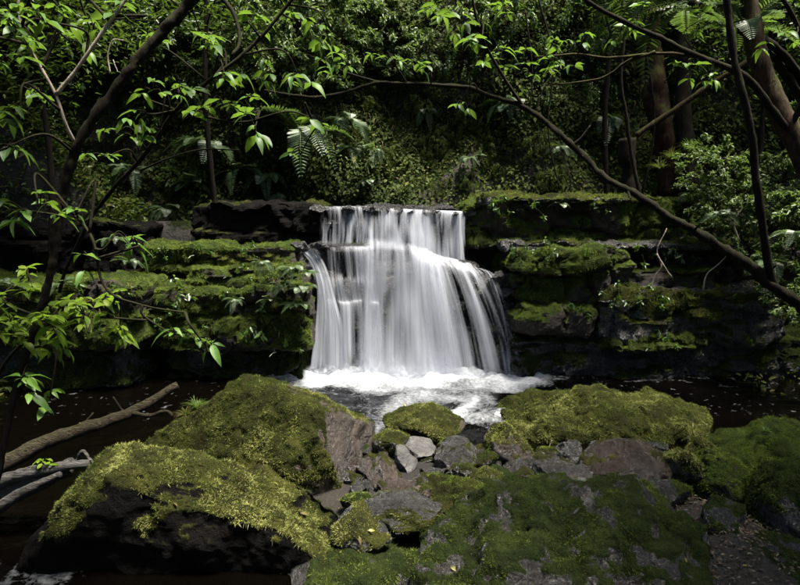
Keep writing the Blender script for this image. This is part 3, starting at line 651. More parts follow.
boulder('boulder', 'big wedge-shaped boulder, moss slope on one side and bare brown face on the other', (146, 377, 384, 540), 4.85, 0.66, M_ROCK_BROWN, moss=(-0.6, 0.2, 0.4), mfreq=3., seed=53, sub=7,
        planes=[((0.97, -0.16, 0.20), 0.68), ((-0.50, -0.55, 0.65), 0.50), ((-0.62, 0.25, 0.75), 0.62), ((0.42, 0.25, 0.87), 0.50)], nplanes=0, rough=0.055, moss_mat=M_MOSS_Y, blades=(36000, 0.016, 0.004), lump=.035,
        mask=lambda v, n: 1 - sstep(0.66, 0.82, n @ np.array([.88, -.28, .37]) + 0.16 * fbm(v * 5, 4, 4)))
boulder('boulder', 'broad flat boulder thick with yellow moss at the pool outlet', (498, 394, 708, 452), 5.95, 0.62, M_ROCK_Y, moss=(-0.5, 0.2, 0.3), seed=54, sub=6, nplanes=3, rough=0.22, moss_mat=M_MOSS_Y, blades=(30000, 0.018, 0.0045), lump=0.06, mfreq=3.)
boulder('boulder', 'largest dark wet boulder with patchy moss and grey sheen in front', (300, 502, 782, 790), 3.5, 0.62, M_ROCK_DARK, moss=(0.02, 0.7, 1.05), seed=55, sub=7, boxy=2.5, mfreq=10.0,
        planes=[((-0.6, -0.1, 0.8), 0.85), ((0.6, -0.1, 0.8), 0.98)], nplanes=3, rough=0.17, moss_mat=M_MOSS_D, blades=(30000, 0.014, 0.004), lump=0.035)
boulder('boulder', 'tall moss-covered boulder behind a rounder one on the right bank', (700, 418, 850, 540), 4.75, 0.60, M_ROCK_G, moss=(-0.4, 0.3, 0.4), seed=56, sub=6, nplanes=3, moss_mat=M_MOSS_G, blades=(30000, 0.016, 0.0042), lump=0.04)
boulder('boulder', 'mossy boulder with a dark wet patch leaning out over leaf litter', (752, 456, 860, 560), 4.0, 0.45, M_ROCK_DARK, moss=(-0.1, 0.5, 0.7), seed=57, sub=6, nplanes=3, moss_mat=M_MOSS_G, blades=(15000, 0.02, 0.0055))
boulder('boulder', 'rounded green boulder beside the brown wet rock', (684, 450, 748, 512), 4.45, 0.28, M_ROCK_G, moss=(-0.3, 0.4, 0.6), seed=58, sub=6, nplanes=4, moss_mat=M_MOSS_G, blades=(15000, 0.018, 0.005))
boulder('boulder', 'smooth brown wet boulder with white glints', (580, 440, 676, 494), 4.62, 0.26, M_ROCK_WET, moss=(0.9, 1.3, 0.6), seed=59, sub=6, rough=0.10, planes=[((-.6, -.3, .75), .72), ((.7, -.2, .6), .78)], nplanes=0)
boulder('boulder', 'low dark mossy rock lying between the two great front boulders', (270, 548, 480, 680), 3.35, 0.45, M_ROCK_DARK, moss=(-0.05, 0.6, 1.0), seed=83, sub=6, boxy=2.4, mfreq=3., moss_mat=M_MOSS_D, blades=(17000, 0.016, 0.005))
boulder('boulder', 'low dark mossy rock beside the leaf litter under the right bank', (716, 545, 870, 660), 3.3, 0.35, M_ROCK_DARK, moss=(0.0, 0.7, 1.1), seed=84, sub=6, boxy=2.4, mfreq=3., moss_mat=M_MOSS_D, blades=(20000, 0.013, 0.0045))
S = dict(cat='stone')
boulder('stone', 'mossy knob of rock at the water edge beside the foaming outlet', (660, 446, 694, 480), None, 0.18, M_ROCK_Y, moss=(-0.4, 0.3, 0.4), seed=60, moss_mat=M_MOSS_Y, blades=YB_, **S)
boulder('stone', 'round-topped mossy stone above the rounded green boulder', (686, 438, 722, 468), None, 0.16, M_ROCK_Y, moss=(-0.2, 0.4, 0.4), seed=61, moss_mat=M_MOSS_Y, blades=YB_, **S)
boulder('stone', 'low mossy mound at the near edge of the pool', (384, 404, 464, 446), 5.6, 0.35, M_ROCK_Y, moss=(-0.2, 0.5, 0.6), seed=62, moss_mat=M_MOSS_Y, blades=YB_, **S)
boulder('stone', 'round dark stone with ring of moss next to the brown face', (374, 428, 412, 458), None, 0.2, M_ROCK_MID, moss=(0.0, 0.6, 0.9), seed=63, moss_mat=M_MOSS_Y, blades=YB_, **S)
boulder('stone', 'reddish brown stone at the foot of the bare brown face', (356, 452, 398, 488), None, 0.2, M_ROCK_BROWN, moss=(0.9, 1.3, 0.5), seed=64, **S)
boulder('stone', 'pale grey angular stone leaning against a darker one', (392, 446, 414, 474), None, 0.10, M_ROCK_PALE, moss=(1.2, 1.6, 0.3), seed=65, tilt=-0.5, sub=4, **S)
boulder('stone', 'pale grey slab bridging over a dark gap', (400, 440, 436, 462), None, 0.13, M_ROCK_PALE, moss=(1.2, 1.6, 0.3), seed=66, tilt=0.15, planes=[((0, -.3, .9), .4)], sub=4, **S)
boulder('stone', 'dark boulder-sized stone with pale top edge and mossy front', (434, 437, 486, 474), None, 0.26, M_ROCK_MID, moss=(0.2, 0.7, 0.8), seed=67, mask=lambda v, n: sstep(.85, .5, n[:, 2]), moss_mat=M_MOSS_G, blades=YB_, **S)
boulder('stone', 'pointed brown stone with straw-coloured moss beside the foaming outlet', (486, 424, 534, 466), None, 0.2, M_ROCK_BROWN, moss=(0.1, 0.7, 0.9), seed=68, planes=[((-.7, -.2, .6), .45), ((.7, -.2, .6), .4)], moss_mat=M_MOSS_Y, blades=YB_, **S)
boulder('stone', 'long slab with pale top edge and mossy side', (352, 488, 444, 528), None, 0.24, M_ROCK_MID, moss=(-0.3, 0.3, 0.6), seed=69, tilt=-0.12, mask=lambda v, n: sstep(.88, .6, n[:, 2]), planes=[((0, -.1, .95), .5), ((.1, -.9, .3), .5)], moss_mat=M_MOSS_Y, blades=YB_, **S)
boulder('stone', 'bright green moss hump between the pale stones', (424, 476, 505, 512), None, 0.28, M_ROCK_Y, moss=(-0.5, 0.2, 0.4), seed=70, moss_mat=M_MOSS_G, blades=YB_, lump=0.08, **S)
boulder('stone', 'rounded stone capped with olive moss beside the dark wet boulder', (466, 468, 512, 500), None, 0.18, M_ROCK_MID, moss=(0.0, 0.5, 0.5), seed=71, moss_mat=M_MOSS_Y, blades=YB_, **S)
boulder('stone', 'flat pale stone half sunk in moss in front of the long slab', (330, 508, 392, 546), None, 0.2, M_ROCK_MID, moss=(0.2, 0.7, 1.0), seed=72, moss_mat=M_MOSS_Y, blades=YB_, **S)
boulder('stone', 'grey wet stone beside the pointed brown stone', (506, 458, 534, 480), None, 0.12, M_ROCK_MID, moss=(1.2, 1.6, .3), seed=73, sub=4, **S)
boulder('stone', 'flat grey-brown stone slab beside the brown wet boulder', (528, 458, 590, 484), None, 0.2, M_ROCK_MID, moss=(0.8, 1.3, .6), seed=74, **S)
boulder('stone', 'stick-like tilted stone rising behind the flat slab', (556, 438, 582, 466), None, 0.06, M_ROCK_MID, moss=(1.0, 1.5, .3), seed=75, tilt=0.8, sub=4, **S)
boulder('stone', 'pale stone peeping out behind the brown wet boulder', (588, 440, 618, 458), None, 0.1, M_ROCK_MID, moss=(.9, 1.4, .3), seed=76, sub=4, **S)
boulder('stone', 'small pale chip wedged beneath the pale grey slab', (418, 466, 448, 486), None, 0.1, M_ROCK_MID, moss=(.9, 1.4, .3), seed=77, sub=4, **S)
boulder('stone', 'brown splinter of rock below the reddish brown stone', (376, 478, 420, 498), None, 0.12, M_ROCK_BROWN, moss=(.8, 1.3, .5), seed=78, sub=4, **S)
boulder('stone', 'pale flat stone in the notch before the dark wet boulder', (420, 510, 452, 532), None, 0.12, M_ROCK_PALE, moss=(.7, 1.3, .6), seed=79, sub=4, **S)
boulder('stone', 'mossy stone filling the notch between the two front boulders', (318, 530, 400, 600), 3.85, 0.28, M_ROCK_Y, moss=(-.2, .4, .5), seed=80, moss_mat=M_MOSS_Y, blades=YB_, **S)
boulder('stone', 'sandy brown stone lying under the overhanging boulder', (-20, 566, 110, 640), 3.35, 0.4, M_ROCK_BROWN, moss=(1.2, 1.6, .3), seed=81, rough=.05, **S)
boulder('stone', 'wet grey stone at the edge of the leaf litter', (752, 540, 812, 590), 3.7, 0.2, M_ROCK_MID, moss=(.9, 1.4, .4), seed=82, **S)
for k, (x0, y0, x1, y1, mt, lab) in enumerate(((446, 462, 476, 484, M_ROCK_MID, 'grey-brown stone with a moss rim behind the bright moss hump'), (404, 486, 432, 506, M_ROCK_Y, 'moss-streaked little stone at the end of the long slab'),
        (536, 470, 572, 492, M_ROCK_DARK, 'dark wet stone pinned under the flat slab'), (632, 478, 690, 506, M_ROCK_DARK, 'dark mossy stone at the foot of the brown wet boulder'), (500, 474, 540, 496, M_ROCK_WET, 'glossy brown stone behind the dark wet boulder'),
        (536, 446, 566, 464, M_ROCK_PALE, 'thin grey shard by the pointed brown stone'), (470, 452, 500, 474, M_ROCK_WET, 'small glossy dark stone beside the pale-topped one'), (372, 500, 410, 520, M_ROCK_WET, 'wet brown stone tucked below the brown face'),
        (340, 490, 372, 512, M_ROCK_DARK, 'black stone where the wedge boulder meets the stones'), (566, 480, 640, 506, M_ROCK_DARK, 'dark stone ridge in front of the brown wet boulder'), (700, 500, 752, 540, M_ROCK_DARK, 'dark stone between the green boulder and the leaf litter'))):
    boulder('stone', lab, (x0, y0, x1, y1), None, (x1 - x0) / 2 * 4.5 / FPX * .8, mt, moss=(0.1, 0.8, 1.0), seed=260 + k, sub=5, cat='stone', moss_mat=M_MOSS_G, blades=YB_)
# small stones packed between the larger ones: each one counted
r_ = np.random.default_rng(5)
for k in range(96):
    px = r_.uniform(352, 700) if k < 46 else r_.uniform(365, 580); py = (r_.uniform(446, 520) if px < 480 else r_.uniform(446, 486))
    Y = None; w = r_.uniform(7, 15)
    boulder('pebble', 'small loose pebble lodged among the mossy stones', (px - w, py - w * .6, px + w, py + w * .6), Y, w * 4.6 / FPX * .8, [M_ROCK_MID, M_ROCK_WET, M_ROCK_PALE if k % 8 == 2 else M_ROCK_MID, M_ROCK_DARK][k % 4],
            moss=(.6, 1.2, .8), seed=300 + k, sub=3, rot=r_.uniform(0, 3), cat='pebble', group='small pebbles between the boulders')
#@@PLANTS
# ------------------------------------------------------------------ plant builders
def rand_dirs(r, n): return unit(r.normal(0, 1, (n, 3)))
def copy_thing(root, loc, rz, sc=1.0, label=None, group=None, rx=0.0):
    c = root.copy(); COL.objects.link(c); c.location = [float(a) for a in loc]; c.rotation_euler = (rx, 0, rz); c.scale = (sc, sc, sc)
    if label: c['label'] = label
    if group: c['group'] = group
    for ch in root.children:
        d = ch.copy(); COL.objects.link(d); d.parent = c
    return c
def shrub_proto(name, seed, R, nleaf, L, W, mat, stem_mat, tmpl=LEAF4, flat=0.8, ntw=34, hang=0.0):
    r = np.random.default_rng(seed); jb = Join(); pos = []; dr = []
    for k in range(ntw):
        d = rand_dirs(r, 1)[0]; d[2] = abs(d[2]) * 0.9 + 0.1 - hang * r.random(); d = d / np.linalg.norm(d)
        e = d * R * (0.55 + 0.55 * r.random()) * np.array([1, 1, flat])
        mid = e * 0.5 + np.array([0, 0, 0.12 * R]) + r.normal(0, .06 * R, 3)
        pts = spline([np.zeros(3), mid, e, e * 1.08 - np.array([0, 0, (0.05 + .25 * hang) * R])], 12)
        v, f, t = tube(pts, np.linspace(0.012, 0.003, 12) * R, 4); jb.add(v, f, t)
        n = int(nleaf / ntw * (0.4 + 1.2 * r.random()))
        u = 0.3 + 0.7 * np.sqrt(r.random(n)); i = np.minimum((u * 11).astype(int), 10); fr = (u * 11 - i)[:, None]
        p = pts[i] * (1 - fr) + pts[i + 1] * fr; td = unit(pts[i + 1] - pts[i])
        pos.append(p + r.normal(0, .035 * R, (n, 3))); dr.append(unit(td * 0.6 + r.normal(0, .6, (n, 3)) + [0, 0, -0.15 - .3 * hang]))
    pos = np.concatenate(pos); dr = np.concatenate(dr); n = len(pos)
    nn = unit(np.array([0, 0, 1.0]) + r.normal(0, .45, (n, 3)))
    tint = np.clip(0.35 + 0.35 * fbm(pos / R * 2.5, seed, 2) + r.normal(0, .2, n), 0, 1)
    v, f, t = leaves(pos, dr, nn, L * (.6 + .7 * r.random(n)), W * (.7 + .6 * r.random(n)), tmpl, tint)
    root = empty(name, (0, 0, -50)); link('stems', jb.mesh('stems'), stem_mat, root)
    tag(link('foliage', mesh('foliage', v, f, {'tint': t}), mat, root), kind='stuff')
    return root
def grass_mesh(seed, n, L, W, spread, droop, seg=4):
    r = np.random.default_rng(seed); a = r.random(n) * 2 * np.pi; tilt = spread * np.sqrt(r.random(n))
    d = np.stack([np.cos(a) * np.sin(tilt), np.sin(a) * np.sin(tilt), np.cos(tilt)], -1); ln = L * (.5 + .6 * r.random(n))
    side = unit(np.cross(d, [0, 0, 1.0]) + 1e-6); t = np.linspace(0, 1, seg + 1)
    c = (d[:, None] * t[None, :, None] + np.array([0, 0, -droop])[None, None] * (t ** 2)[None, :, None]) * ln[:, None, None]
    c = c + (r.normal(0, .03 * L, (n, 1, 3)) * [1, 1, .1])
    w = W * (1 - t ** 1.5)[None, :, None] * side[:, None] * .5
    v = np.stack([c - w, c + w], 2).reshape(n, -1, 3); m = (seg + 1) * 2
    q = np.array([[2 * k, 2 * k + 1, 2 * k + 3, 2 * k + 2] for k in range(seg)])
    f = (np.arange(n) * m)[:, None, None] + q[None]
    return mesh('blades', v.reshape(-1, 3), f.reshape(-1, 4), {'tint': np.repeat(np.clip(r.normal(.45, .25, n), 0, 1), m)})
def frond_mesh(seed, L=0.6, pairs=26, curve=0.55):
    r = np.random.default_rng(seed); t = np.linspace(0, 1, 16)
    pts = np.stack([t * L * (1 - .15 * t), 0.02 * np.sin(t * 3), L * (0.55 * t - curve * 1.25 * t ** 2)], -1)
    jb = Join(); v, f, c = tube(pts, np.linspace(.004, .001, 16), 4); jb.add(v, f, c)
    u = np.linspace(.12, .99, pairs); ip = np.stack([np.interp(u, t, pts[:, k]) for k in range(3)], -1)
    tg = unit(np.gradient(ip, axis=0)); prof = np.sin(np.pi * np.clip(u * .86 + .12, 0, 1)) ** .8 * L * .22 + .01
    for s in (-1, 1):
        d = unit(np.array([0, s, 0]) + tg * .35 + [0, 0, -.12] + r.normal(0, .05, (pairs, 3)))
        vv, ff, _ = leaves(ip, d, np.cross(tg, d) * s * -1 + [0, 0, .3], prof, L * .035, LEAF6); jb.add(vv, None, ff)
    return jb.mesh('frond')
FRONDS = [frond_mesh(900 + k, 0.62, 26, c) for k, c in enumerate((.4, .55, .75, .95))]
for m_ in FRONDS: m_.materials.append(M_FERN)
def fern(p, n, sc, label, seed, group='ferns growing on the banks and cliff', facing=None, spread=math.pi * 2, lift=0.0):
    r = random.Random(seed); root = tag(empty('fern', p), label, 'fern', group)
    for k in range(n):
        a = (facing if facing is not None else 0) + (k / n - .5) * spread + r.uniform(-.2, .2)
        o = link('frond', FRONDS[r.randrange(4)], None, root)
        o.rotation_euler = (r.uniform(-.25, .25), r.uniform(-.35, .35) - lift, a); s = sc * r.uniform(.7, 1.15); o.scale = (s, s, s)
    return root
def leaf_mesh(L, W, seed, curl=.28, fold=.3, skew=0.0):
    """single broad leaf with a folded midrib, drooping tip and a short stalk"""
    u = np.array([0, .12, .3, .5, .7, .87, 1.0]); w = np.array([.02, .55, .92, 1, .78, .40, .0]) * W / 2
    zc = -curl * L * u ** 2.0; yo = skew * L * u ** 2; V = []; F = []
    for k, (a, b, z, y) in enumerate(zip(u, w, zc, yo)):
        wob = 0.022 * L * math.sin(k * 2.1 + seed * 1.7); bl = b * (1 + .12 * math.sin(k * 3.1 + seed)); br = b * (1 + .12 * math.cos(k * 2.7 + seed))
        V += [(a * L + .12 * L, y - bl, z + b * fold + wob), (a * L + .12 * L, y, z), (a * L + .12 * L, y + br, z + b * fold - wob)]
    for k in range(6):
        for s in (0, 1): i = 3 * k + s; F.append((i, i + 3, i + 4, i + 1))
    n0 = len(V); V += [(0, -.0015, .002), (0, .0015, .002), (.13 * L, .0015, 0), (.13 * L, -.0015, 0)]; F.append((n0, n0 + 3, n0 + 2, n0 + 1))
    return mesh('leaf', np.array(V), np.array(F))
BROAD = [leaf_mesh(l, w, k, cu, fo, sk) for k, (l, w, cu, fo, sk) in enumerate(((.115, .05, .28, .3, 0), (.10, .046, .45, .15, .12), (.085, .042, .12, .5, -.1), (.125, .046, .6, .35, .2), (.07, .038, .3, .1, .1), (.11, .055, .05, .6, -.2), (.095, .036, .8, .45, .15), (.06, .034, .2, .25, -.12)))]
BROAD_Y = [m_.copy() for m_ in BROAD]
for m_ in BROAD: m_.materials.append(M_LEAF)
for m_ in BROAD_Y: m_.materials.append(M_LEAFY)
def place_leaf(root, base, p, d, up, meshes, r, sc=1.0):
    d = d / np.linalg.norm(d); s = np.cross(up, d); s /= np.linalg.norm(s); u = np.cross(d, s)
    M = Matrix(((d[0], s[0], u[0]), (d[1], s[1], u[1]), (d[2], s[2], u[2])))
    o = link('leaf', meshes[r.integers(len(meshes))], None, root, p - base); o.rotation_euler = M.to_euler(); k = sc * r.uniform(.55, 1.25); o.scale = (k, k, k)
def clusters(root, base, twigs, attach, specs, meshes, seed, sc=1.0, mul=1.0):
    """attach: polyline of the limb; spec: (px, py, Y, radius px, leaves)"""
    r = np.random.default_rng(seed); attach = np.asarray(attach)
    for (px, py, Y, rad, n) in specs:
        c = P(px, py, Y); R = rad * Y / FPX; n = int(n * mul)
        a = attach[np.argmin(np.linalg.norm(attach - c, axis=1) + r.random(len(attach)) * .25)]
        mid = (a + c) / 2 + r.normal(0, .07, 3) + [0, 0, .06]
        v, f, t = tube(spline([a, mid, c], 14), np.linspace(.008, .0035, 14), 5); twigs.add(v, f, t)
        nt_ = max(2, n // 5); left_ = n
        for k in range(nt_):
            e = c + rand_dirs(r, 1)[0] * R * np.array([1, .8, .75]) * r.uniform(.35, 1); s0 = a + (c - a) * r.uniform(.7, 1)
            pts = spline([s0, (s0 + e) / 2 + [0, 0, .03], e], 8)
            v, f, t = tube(pts, np.linspace(.0035, .0016, 8), 4); twigs.add(v, f, t)
            ax = unit(e - s0); m = left_ // (nt_ - k); left_ -= m
            for q in range(m):
                tt = 1 if q < 4 else r.uniform(.35, .9); p = pts[min(7, int(tt * 7))]
                ang = q * 2.4 + r.uniform(-.4, .4); sd_ = np.array([math.cos(ang), math.sin(ang), 0])
                d = ax * .45 + sd_ + [0, 0, r.uniform(-.55, .12)]
                place_leaf(root, base, p, d, np.array([0, 0, 1]) + r.normal(0, .3, 3), meshes, r, sc)
def limb(pix, n, r0, r1, sides=9, wob=.18, seed=1, power=1.0, wf=0.45, wig=0.022):
    pts = spline([P(*a) for a in pix], n); k = np.random.default_rng(seed)
    pts = pts + np.stack([fbm(np.stack([np.linspace(0, n / 9, n), np.full(n, seed * 7.3), np.full(n, c * 5.1)], -1), seed, 2) for c in range(3)], -1) * min(r0 * .55, wig)
    rad = r0 + (r1 - r0) * np.linspace(0, 1, n) ** power
    return pts, tube(pts, rad, sides, wob, seed, wf)
def part_tube(name, root, base, tb, mat):
    v, f, c = tb; return link(name, mesh(name, v - base, [f, c]), mat, root)

# ------------------------------------------------------------------ dark leaning tree on the left, with its broad leaves
base = P(-20, 480, 3.05); base[2] = gz(base[0], base[1])
b2 = base.copy()
tree = tag(empty('tree', base), 'dark crooked tree with broad bright leaves leaning over the left bank', 'tree')
tp, tb = limb([(-18, 560, 3.05), (6, 440, 3.05), (28, 350, 3.05), (48, 285, 3.05), (57, 235, 3.05), (62, 190, 3.05), (82, 138, 3.05), (128, 72, 3.08), (165, 30, 3.1), (205, -18, 3.1), (290, -110, 3.1)], 130, .011, .028, 12, .38, 31, .6, .8)
part_tube('trunk', tree, base, tb, M_BARK)
p1, tb1 = limb([(75, 142, 3.05), (64, 120, 3.0), (56, 95, 2.98), (40, 66, 2.95), (20, 28, 2.9), (18, -20, 2.9)], 30, .009, .006, 6, .2, 32)
tag(part_tube('branch', tree, base, tb1, M_TWIG), 'pale thin bare branch')
p2, tb2 = limb([(55, 96, 2.98), (78, 68, 2.98), (100, 36, 2.98), (124, 2, 3.0), (140, -30, 3.0)], 24, .010, .007, 6, .2, 33)
tag(part_tube('branch', tree, base, tb2, M_TWIG), 'pale straight bare branch')
p3, tb3 = limb([(60, 200, 3.05), (90, 235, 2.95), (105, 288, 2.9), (140, 305, 2.85), (185, 312, 2.85)], 26, .008, .004, 6, .2, 34)
part_tube('branch', tree, base, tb3, M_BARK)
p4, tb4 = limb([(205, -18, 3.1), (232, 10, 3.05), (240, 40, 3.0), (232, 55, 2.95)], 16, .012, .007, 6, .2, 35)
part_tube('branch', tree, base, tb4, M_BARK)
tw = Join()
allp = np.concatenate([tp, p1, p2, p3])
clusters(tree, base, tw, allp, [(20, 30, 2.9, 26, 22), (62, 10, 3.0, 30, 20), (10, 62, 2.8, 18, 9), (48, 45, 3.0, 20, 10), (112, 20, 3.05, 26, 12), (20, 112, 2.8, 22, 14),
                                 (12, 210, 2.8, 22, 16), (38, 205, 2.85, 22, 14), (75, 215, 2.9, 18, 9), (115, 235, 2.9, 18, 8), (75, 45, 3.3, 24, 10)], BROAD, 41, .72, 1.15)
clusters(tree, base, tw, allp, [(40, 20, 2.7, 24, 14), (90, 30, 3.2, 26, 14), (8, 20, 2.7, 20, 12), (0, 150, 2.7, 22, 12), (30, 90, 3.3, 22, 10), (140, 245, 2.9, 14, 6), (88, 262, 2.9, 16, 6)], BROAD, 44, .72, 1.15)
clusters(tree, base, tw, allp, [(178, 338, 2.85, 24, 13), (205, 345, 2.85, 12, 5), (20, 385, 2.9, 26, 16), (50, 400, 2.95, 18, 8)], BROAD, 43, .72, 1.1)
tag(link('twigs', tw.mesh('twigs', base), M_BARK, tree), kind='stuff')

base = P(-30, 520, 3.3); base[2] = gz(base[0], base[1])
tree = tag(empty('sapling', base), 'low sapling with leaves coloured backlit yellow-green in front of the straw-covered left ledge', 'sapling')
tp, tb = limb([(-34, 540, 3.3), (-20, 440, 3.3), (0, 370, 3.25), (40, 330, 3.2), (85, 318, 3.15), (150, 320, 3.1)], 40, .014, .005, 7, .2, 45)
part_tube('trunk', tree, base, tb, M_BARK)
tw = Join()
clusters(tree, base, tw, tp, [(15, 300, 3.1, 28, 26), (45, 322, 3.0, 28, 24), (85, 318, 3.1, 26, 24), (25, 345, 3.1, 24, 18), (110, 298, 3.2, 20, 14), (70, 298, 3.3, 22, 16), (5, 325, 3.0, 22, 18), (120, 330, 3.2, 18, 12), (60, 345, 3.1, 20, 14), (25, 275, 3.4, 20, 10)], BROAD_Y, 42, .72, 1.6)
tag(link('twigs', tw.mesh('twigs', base), M_BARK, tree), kind='stuff')
base = P(42, 476, 3.88)
sp = tag(empty('seedling', base), 'tiny green seedling sprouting beside the grey driftwood', 'seedling')
rs = np.random.default_rng(4)
v_, f_, t_ = tube(spline([base, P(44, 466, 3.88), P(46, 458, 3.86)], 8), np.linspace(.003, .0015, 8), 4); link('stem', mesh('stem', v_ - base, [f_, t_]), M_GRASS, sp)
for k in range(7):
    an = k * 2.4; place_leaf(sp, base, P(46 - 2 * (k % 3), 459 + 2 * (k % 4), 3.86), np.array([math.cos(an), math.sin(an) * .8, -.15]), np.array([0, 0, 1.]) + rs.normal(0, .2, 3), BROAD_Y, rs, .75)

# sapling boughs hanging in from above the middle of the left bank
base = np.array([-1.9, 4.6, 0.0]); base[2] = 7.0
base = P(62, 286, 6.9)
tree = tag(empty('sapling', base), 'slender dark sapling spreading whorls of broad leaves before the fern cliff', 'sapling')
tp, tb = limb([(60, 292, 6.9), (66, 270, 6.8), (88, 225, 6.2), (112, 190, 5.4), (140, 160, 4.8), (175, 110, 4.5), (215, 75, 4.4), (260, 40, 4.4), (310, -20, 4.4)], 60, .020, .012, 7, .2, 51)
part_tube('trunk', tree, base, tb, M_BARK)
q1, tb1 = limb([(178, 106, 4.5), (210, 118, 4.3), (245, 122, 4.2), (290, 112, 4.1), (330, 128, 4.1)], 26, .009, .004, 6, .2, 52)
part_tube('branch', tree, base, tb1, M_BARK)
q2, tb2 = limb([(140, 170, 4.6), (165, 160, 4.4), (200, 150, 4.3), (240, 150, 4.25)], 20, .008, .004, 6, .2, 53)
part_tube('branch', tree, base, tb2, M_BARK)
tw = Join(); allp = np.concatenate([tp, q1, q2])
clusters(tree, base, tw, allp, [(195, 35, 4.4, 26, 13), (205, 52, 4.3, 22, 10), (225, 75, 4.2, 26, 13), (150, 90, 4.3, 24, 12), (140, 112, 4.3, 24, 10), (175, 85, 4.3, 24, 12), (245, 100, 4.2, 22, 11),
                                 (205, 118, 4.1, 18, 10), (255, 128, 4.1, 20, 10), (310, 118, 4.1, 16, 7), (300, 80, 4.4, 28, 12), (270, 60, 4.4, 28, 12), (115, 135, 4.5, 20, 8), (160, 130, 4.4, 20, 9),
                                 (100, 160, 4.6, 22, 9), (300, 155, 4.1, 12, 4), (330, 45, 4.6, 28, 11), (250, 20, 4.5, 26, 12), (300, 20, 4.6, 26, 11), (140, 40, 4.6, 22, 9)], BROAD, 54, .92, 1.35)
tag(link('twigs', tw.mesh('twigs', base), M_BARK, tree), kind='stuff')

# ------------------------------------------------------------------ mossy trunk arching across from the right
base = P(985, 480, 5.0); base[2] = gz(base[0], base[1])
tree = tag(empty('tree', base), 'mossy dark trunk arching low across the falls from the right bank', 'tree')
tp, tb = limb([(985, 520, 5.0), (880, 372, 5.1), (800, 306, 5.2), (735, 258, 5.35), (680, 222, 5.5), (620, 185, 5.7), (570, 145, 5.9), (525, 108, 6.0), (470, 90, 6.1), (385, 84, 6.2), (330, 96, 6.2), (262, 92, 6.2)], 170, .068, .010, 14, .38, 61, .55, .7)
part_tube('trunk', tree, base, tb, M_BARK_MOSS)
def limb_moss(root, base, tb, mat, seed, dens=2500, L=.018):
    v, f, _ = tb; vl = v - base; nv = normals_of(vl, f)
    moss_part(root, vl, f, sstep(.0, .8, nv[:, 2] * .8 + .7 * fbm(v * 4, seed, 3)), mat, dens, L, .005, seed=seed)
def stubs(root, base, pts, rad, picks, seed):
    rr = np.random.default_rng(seed)
    for i in picks:
        d = unit(rr.normal(0, 1, 3) * [1, .7, 1] + [0, -.2, .4]); L = rr.uniform(.08, .3); s = pts[i]
        v, f, t = tube(spline([s, s + d * L * .5 + rr.normal(0, .01, 3), s + d * L + [0, 0, .04]], 9), np.linspace(rad * .55, rad * .25, 9), 7, .3, seed); link('branch_stub', mesh('branch_stub', v - base, [f, t]), M_BARK_MOSS, root)
limb_moss(tree, base, tb, M_MOSS_D, 611)
stubs(tree, base, tp, .03, (40, 58, 75, 92, 108, 120), 612)
t3, tb3 = limb([(775, 290, 5.3), (768, 262, 5.25), (757, 190, 5.1), (745, 105, 5.0), (735, 50, 5.0), (724, -30, 5.0)], 50, .034, .026, 9, .2, 62)
part_tube('stem', tree, base, tb3, M_BARK)
t4, tb4 = limb([(800, 400, 5.0), (770, 250, 5.2), (745, 195, 5.3), (715, 130, 5.5)], 30, .02, .012, 6, .2, 63)
t5, tb5 = limb([(385, 84, 6.2), (345, 72, 6.3), (310, 55, 6.4)], 16, .012, .005, 6, .2, 64)
part_tube('branch', tree, base, tb5, M_BARK_MOSS)
t6, tb6 = limb([(525, 108, 6.0), (500, 70, 5.9), (480, 30, 5.7), (470, -20, 5.6)], 22, .016, .010, 6, .2, 65)
part_tube('branch', tree, base, tb6, M_BARK)
tw = Join()
clusters(tree, base, tw, np.concatenate([tp[70:], t6, t5]), [(455, 18, 5.4, 26, 10), (482, 38, 5.2, 22, 9), (440, 10, 5.5, 22, 8), (460, 105, 6.0, 10, 5), (395, 60, 6.1, 26, 12), (500, 60, 6.0, 24, 10),
                                 (520, 72, 6.1, 28, 12), (430, 65, 6.1, 24, 8), (330, 68, 6.3, 26, 11), (560, 70, 6.2, 24, 9), (505, 15, 5.6, 26, 9)], BROAD, 66, 1.0, 1.8)
tag(link('twigs', tw.mesh('twigs', base), M_BARK, tree), kind='stuff')

# leaning tree at the right edge with boughs over the gully
base = P(930, 330, 6.3); base[2] = gz(base[0], base[1]) - .1
tree = tag(empty('tree', base), 'brown mossy leaning tree on the right bank with dark boughs', 'tree')
tp, tb = limb([(950, 420, 6.3), (870, 250, 6.3), (815, 180, 6.3), (785, 120, 6.3), (765, 80, 6.35), (752, 30, 6.4), (744, -50, 6.4)], 70, .12, .08, 12, .2, 71)
part_tube('trunk', tree, base, tb, M_BARK_BROWN)
limb_moss(tree, base, tb, M_MOSS_D, 711, 6000, .03)
b1, tb1 = limb([(790, 130, 6.25), (745, 80, 6.1), (700, 56, 6.0), (655, 36, 5.95), (600, 8, 5.9), (560, -15, 5.9)], 44, .036, .016, 8, .2, 72)
part_tube('branch', tree, base, tb1, M_BARK)
b2_, tb2 = limb([(700, 56, 6.0), (660, 54, 6.1), (610, 58, 6.2), (575, 55, 6.3), (535, 58, 6.4)], 34, .018, .008, 6, .25, 73)
part_tube('branch', tree, base, tb2, M_BARK_BROWN)
b3, tb3 = limb([(655, 52, 6.1), (628, 62, 6.2), (600, 78, 6.3), (545, 86, 6.4)], 30, .016, .007, 6, .25, 74)
part_tube('branch', tree, base, tb3, M_BARK_BROWN)
b4, tb4 = limb([(790, 130, 6.25), (810, 80, 6.1), (800, 30, 6.0), (770, -20, 5.9)], 24, .03, .018, 7, .2, 75)
part_tube('branch', tree, base, tb4, M_BARK)
tw = Join()
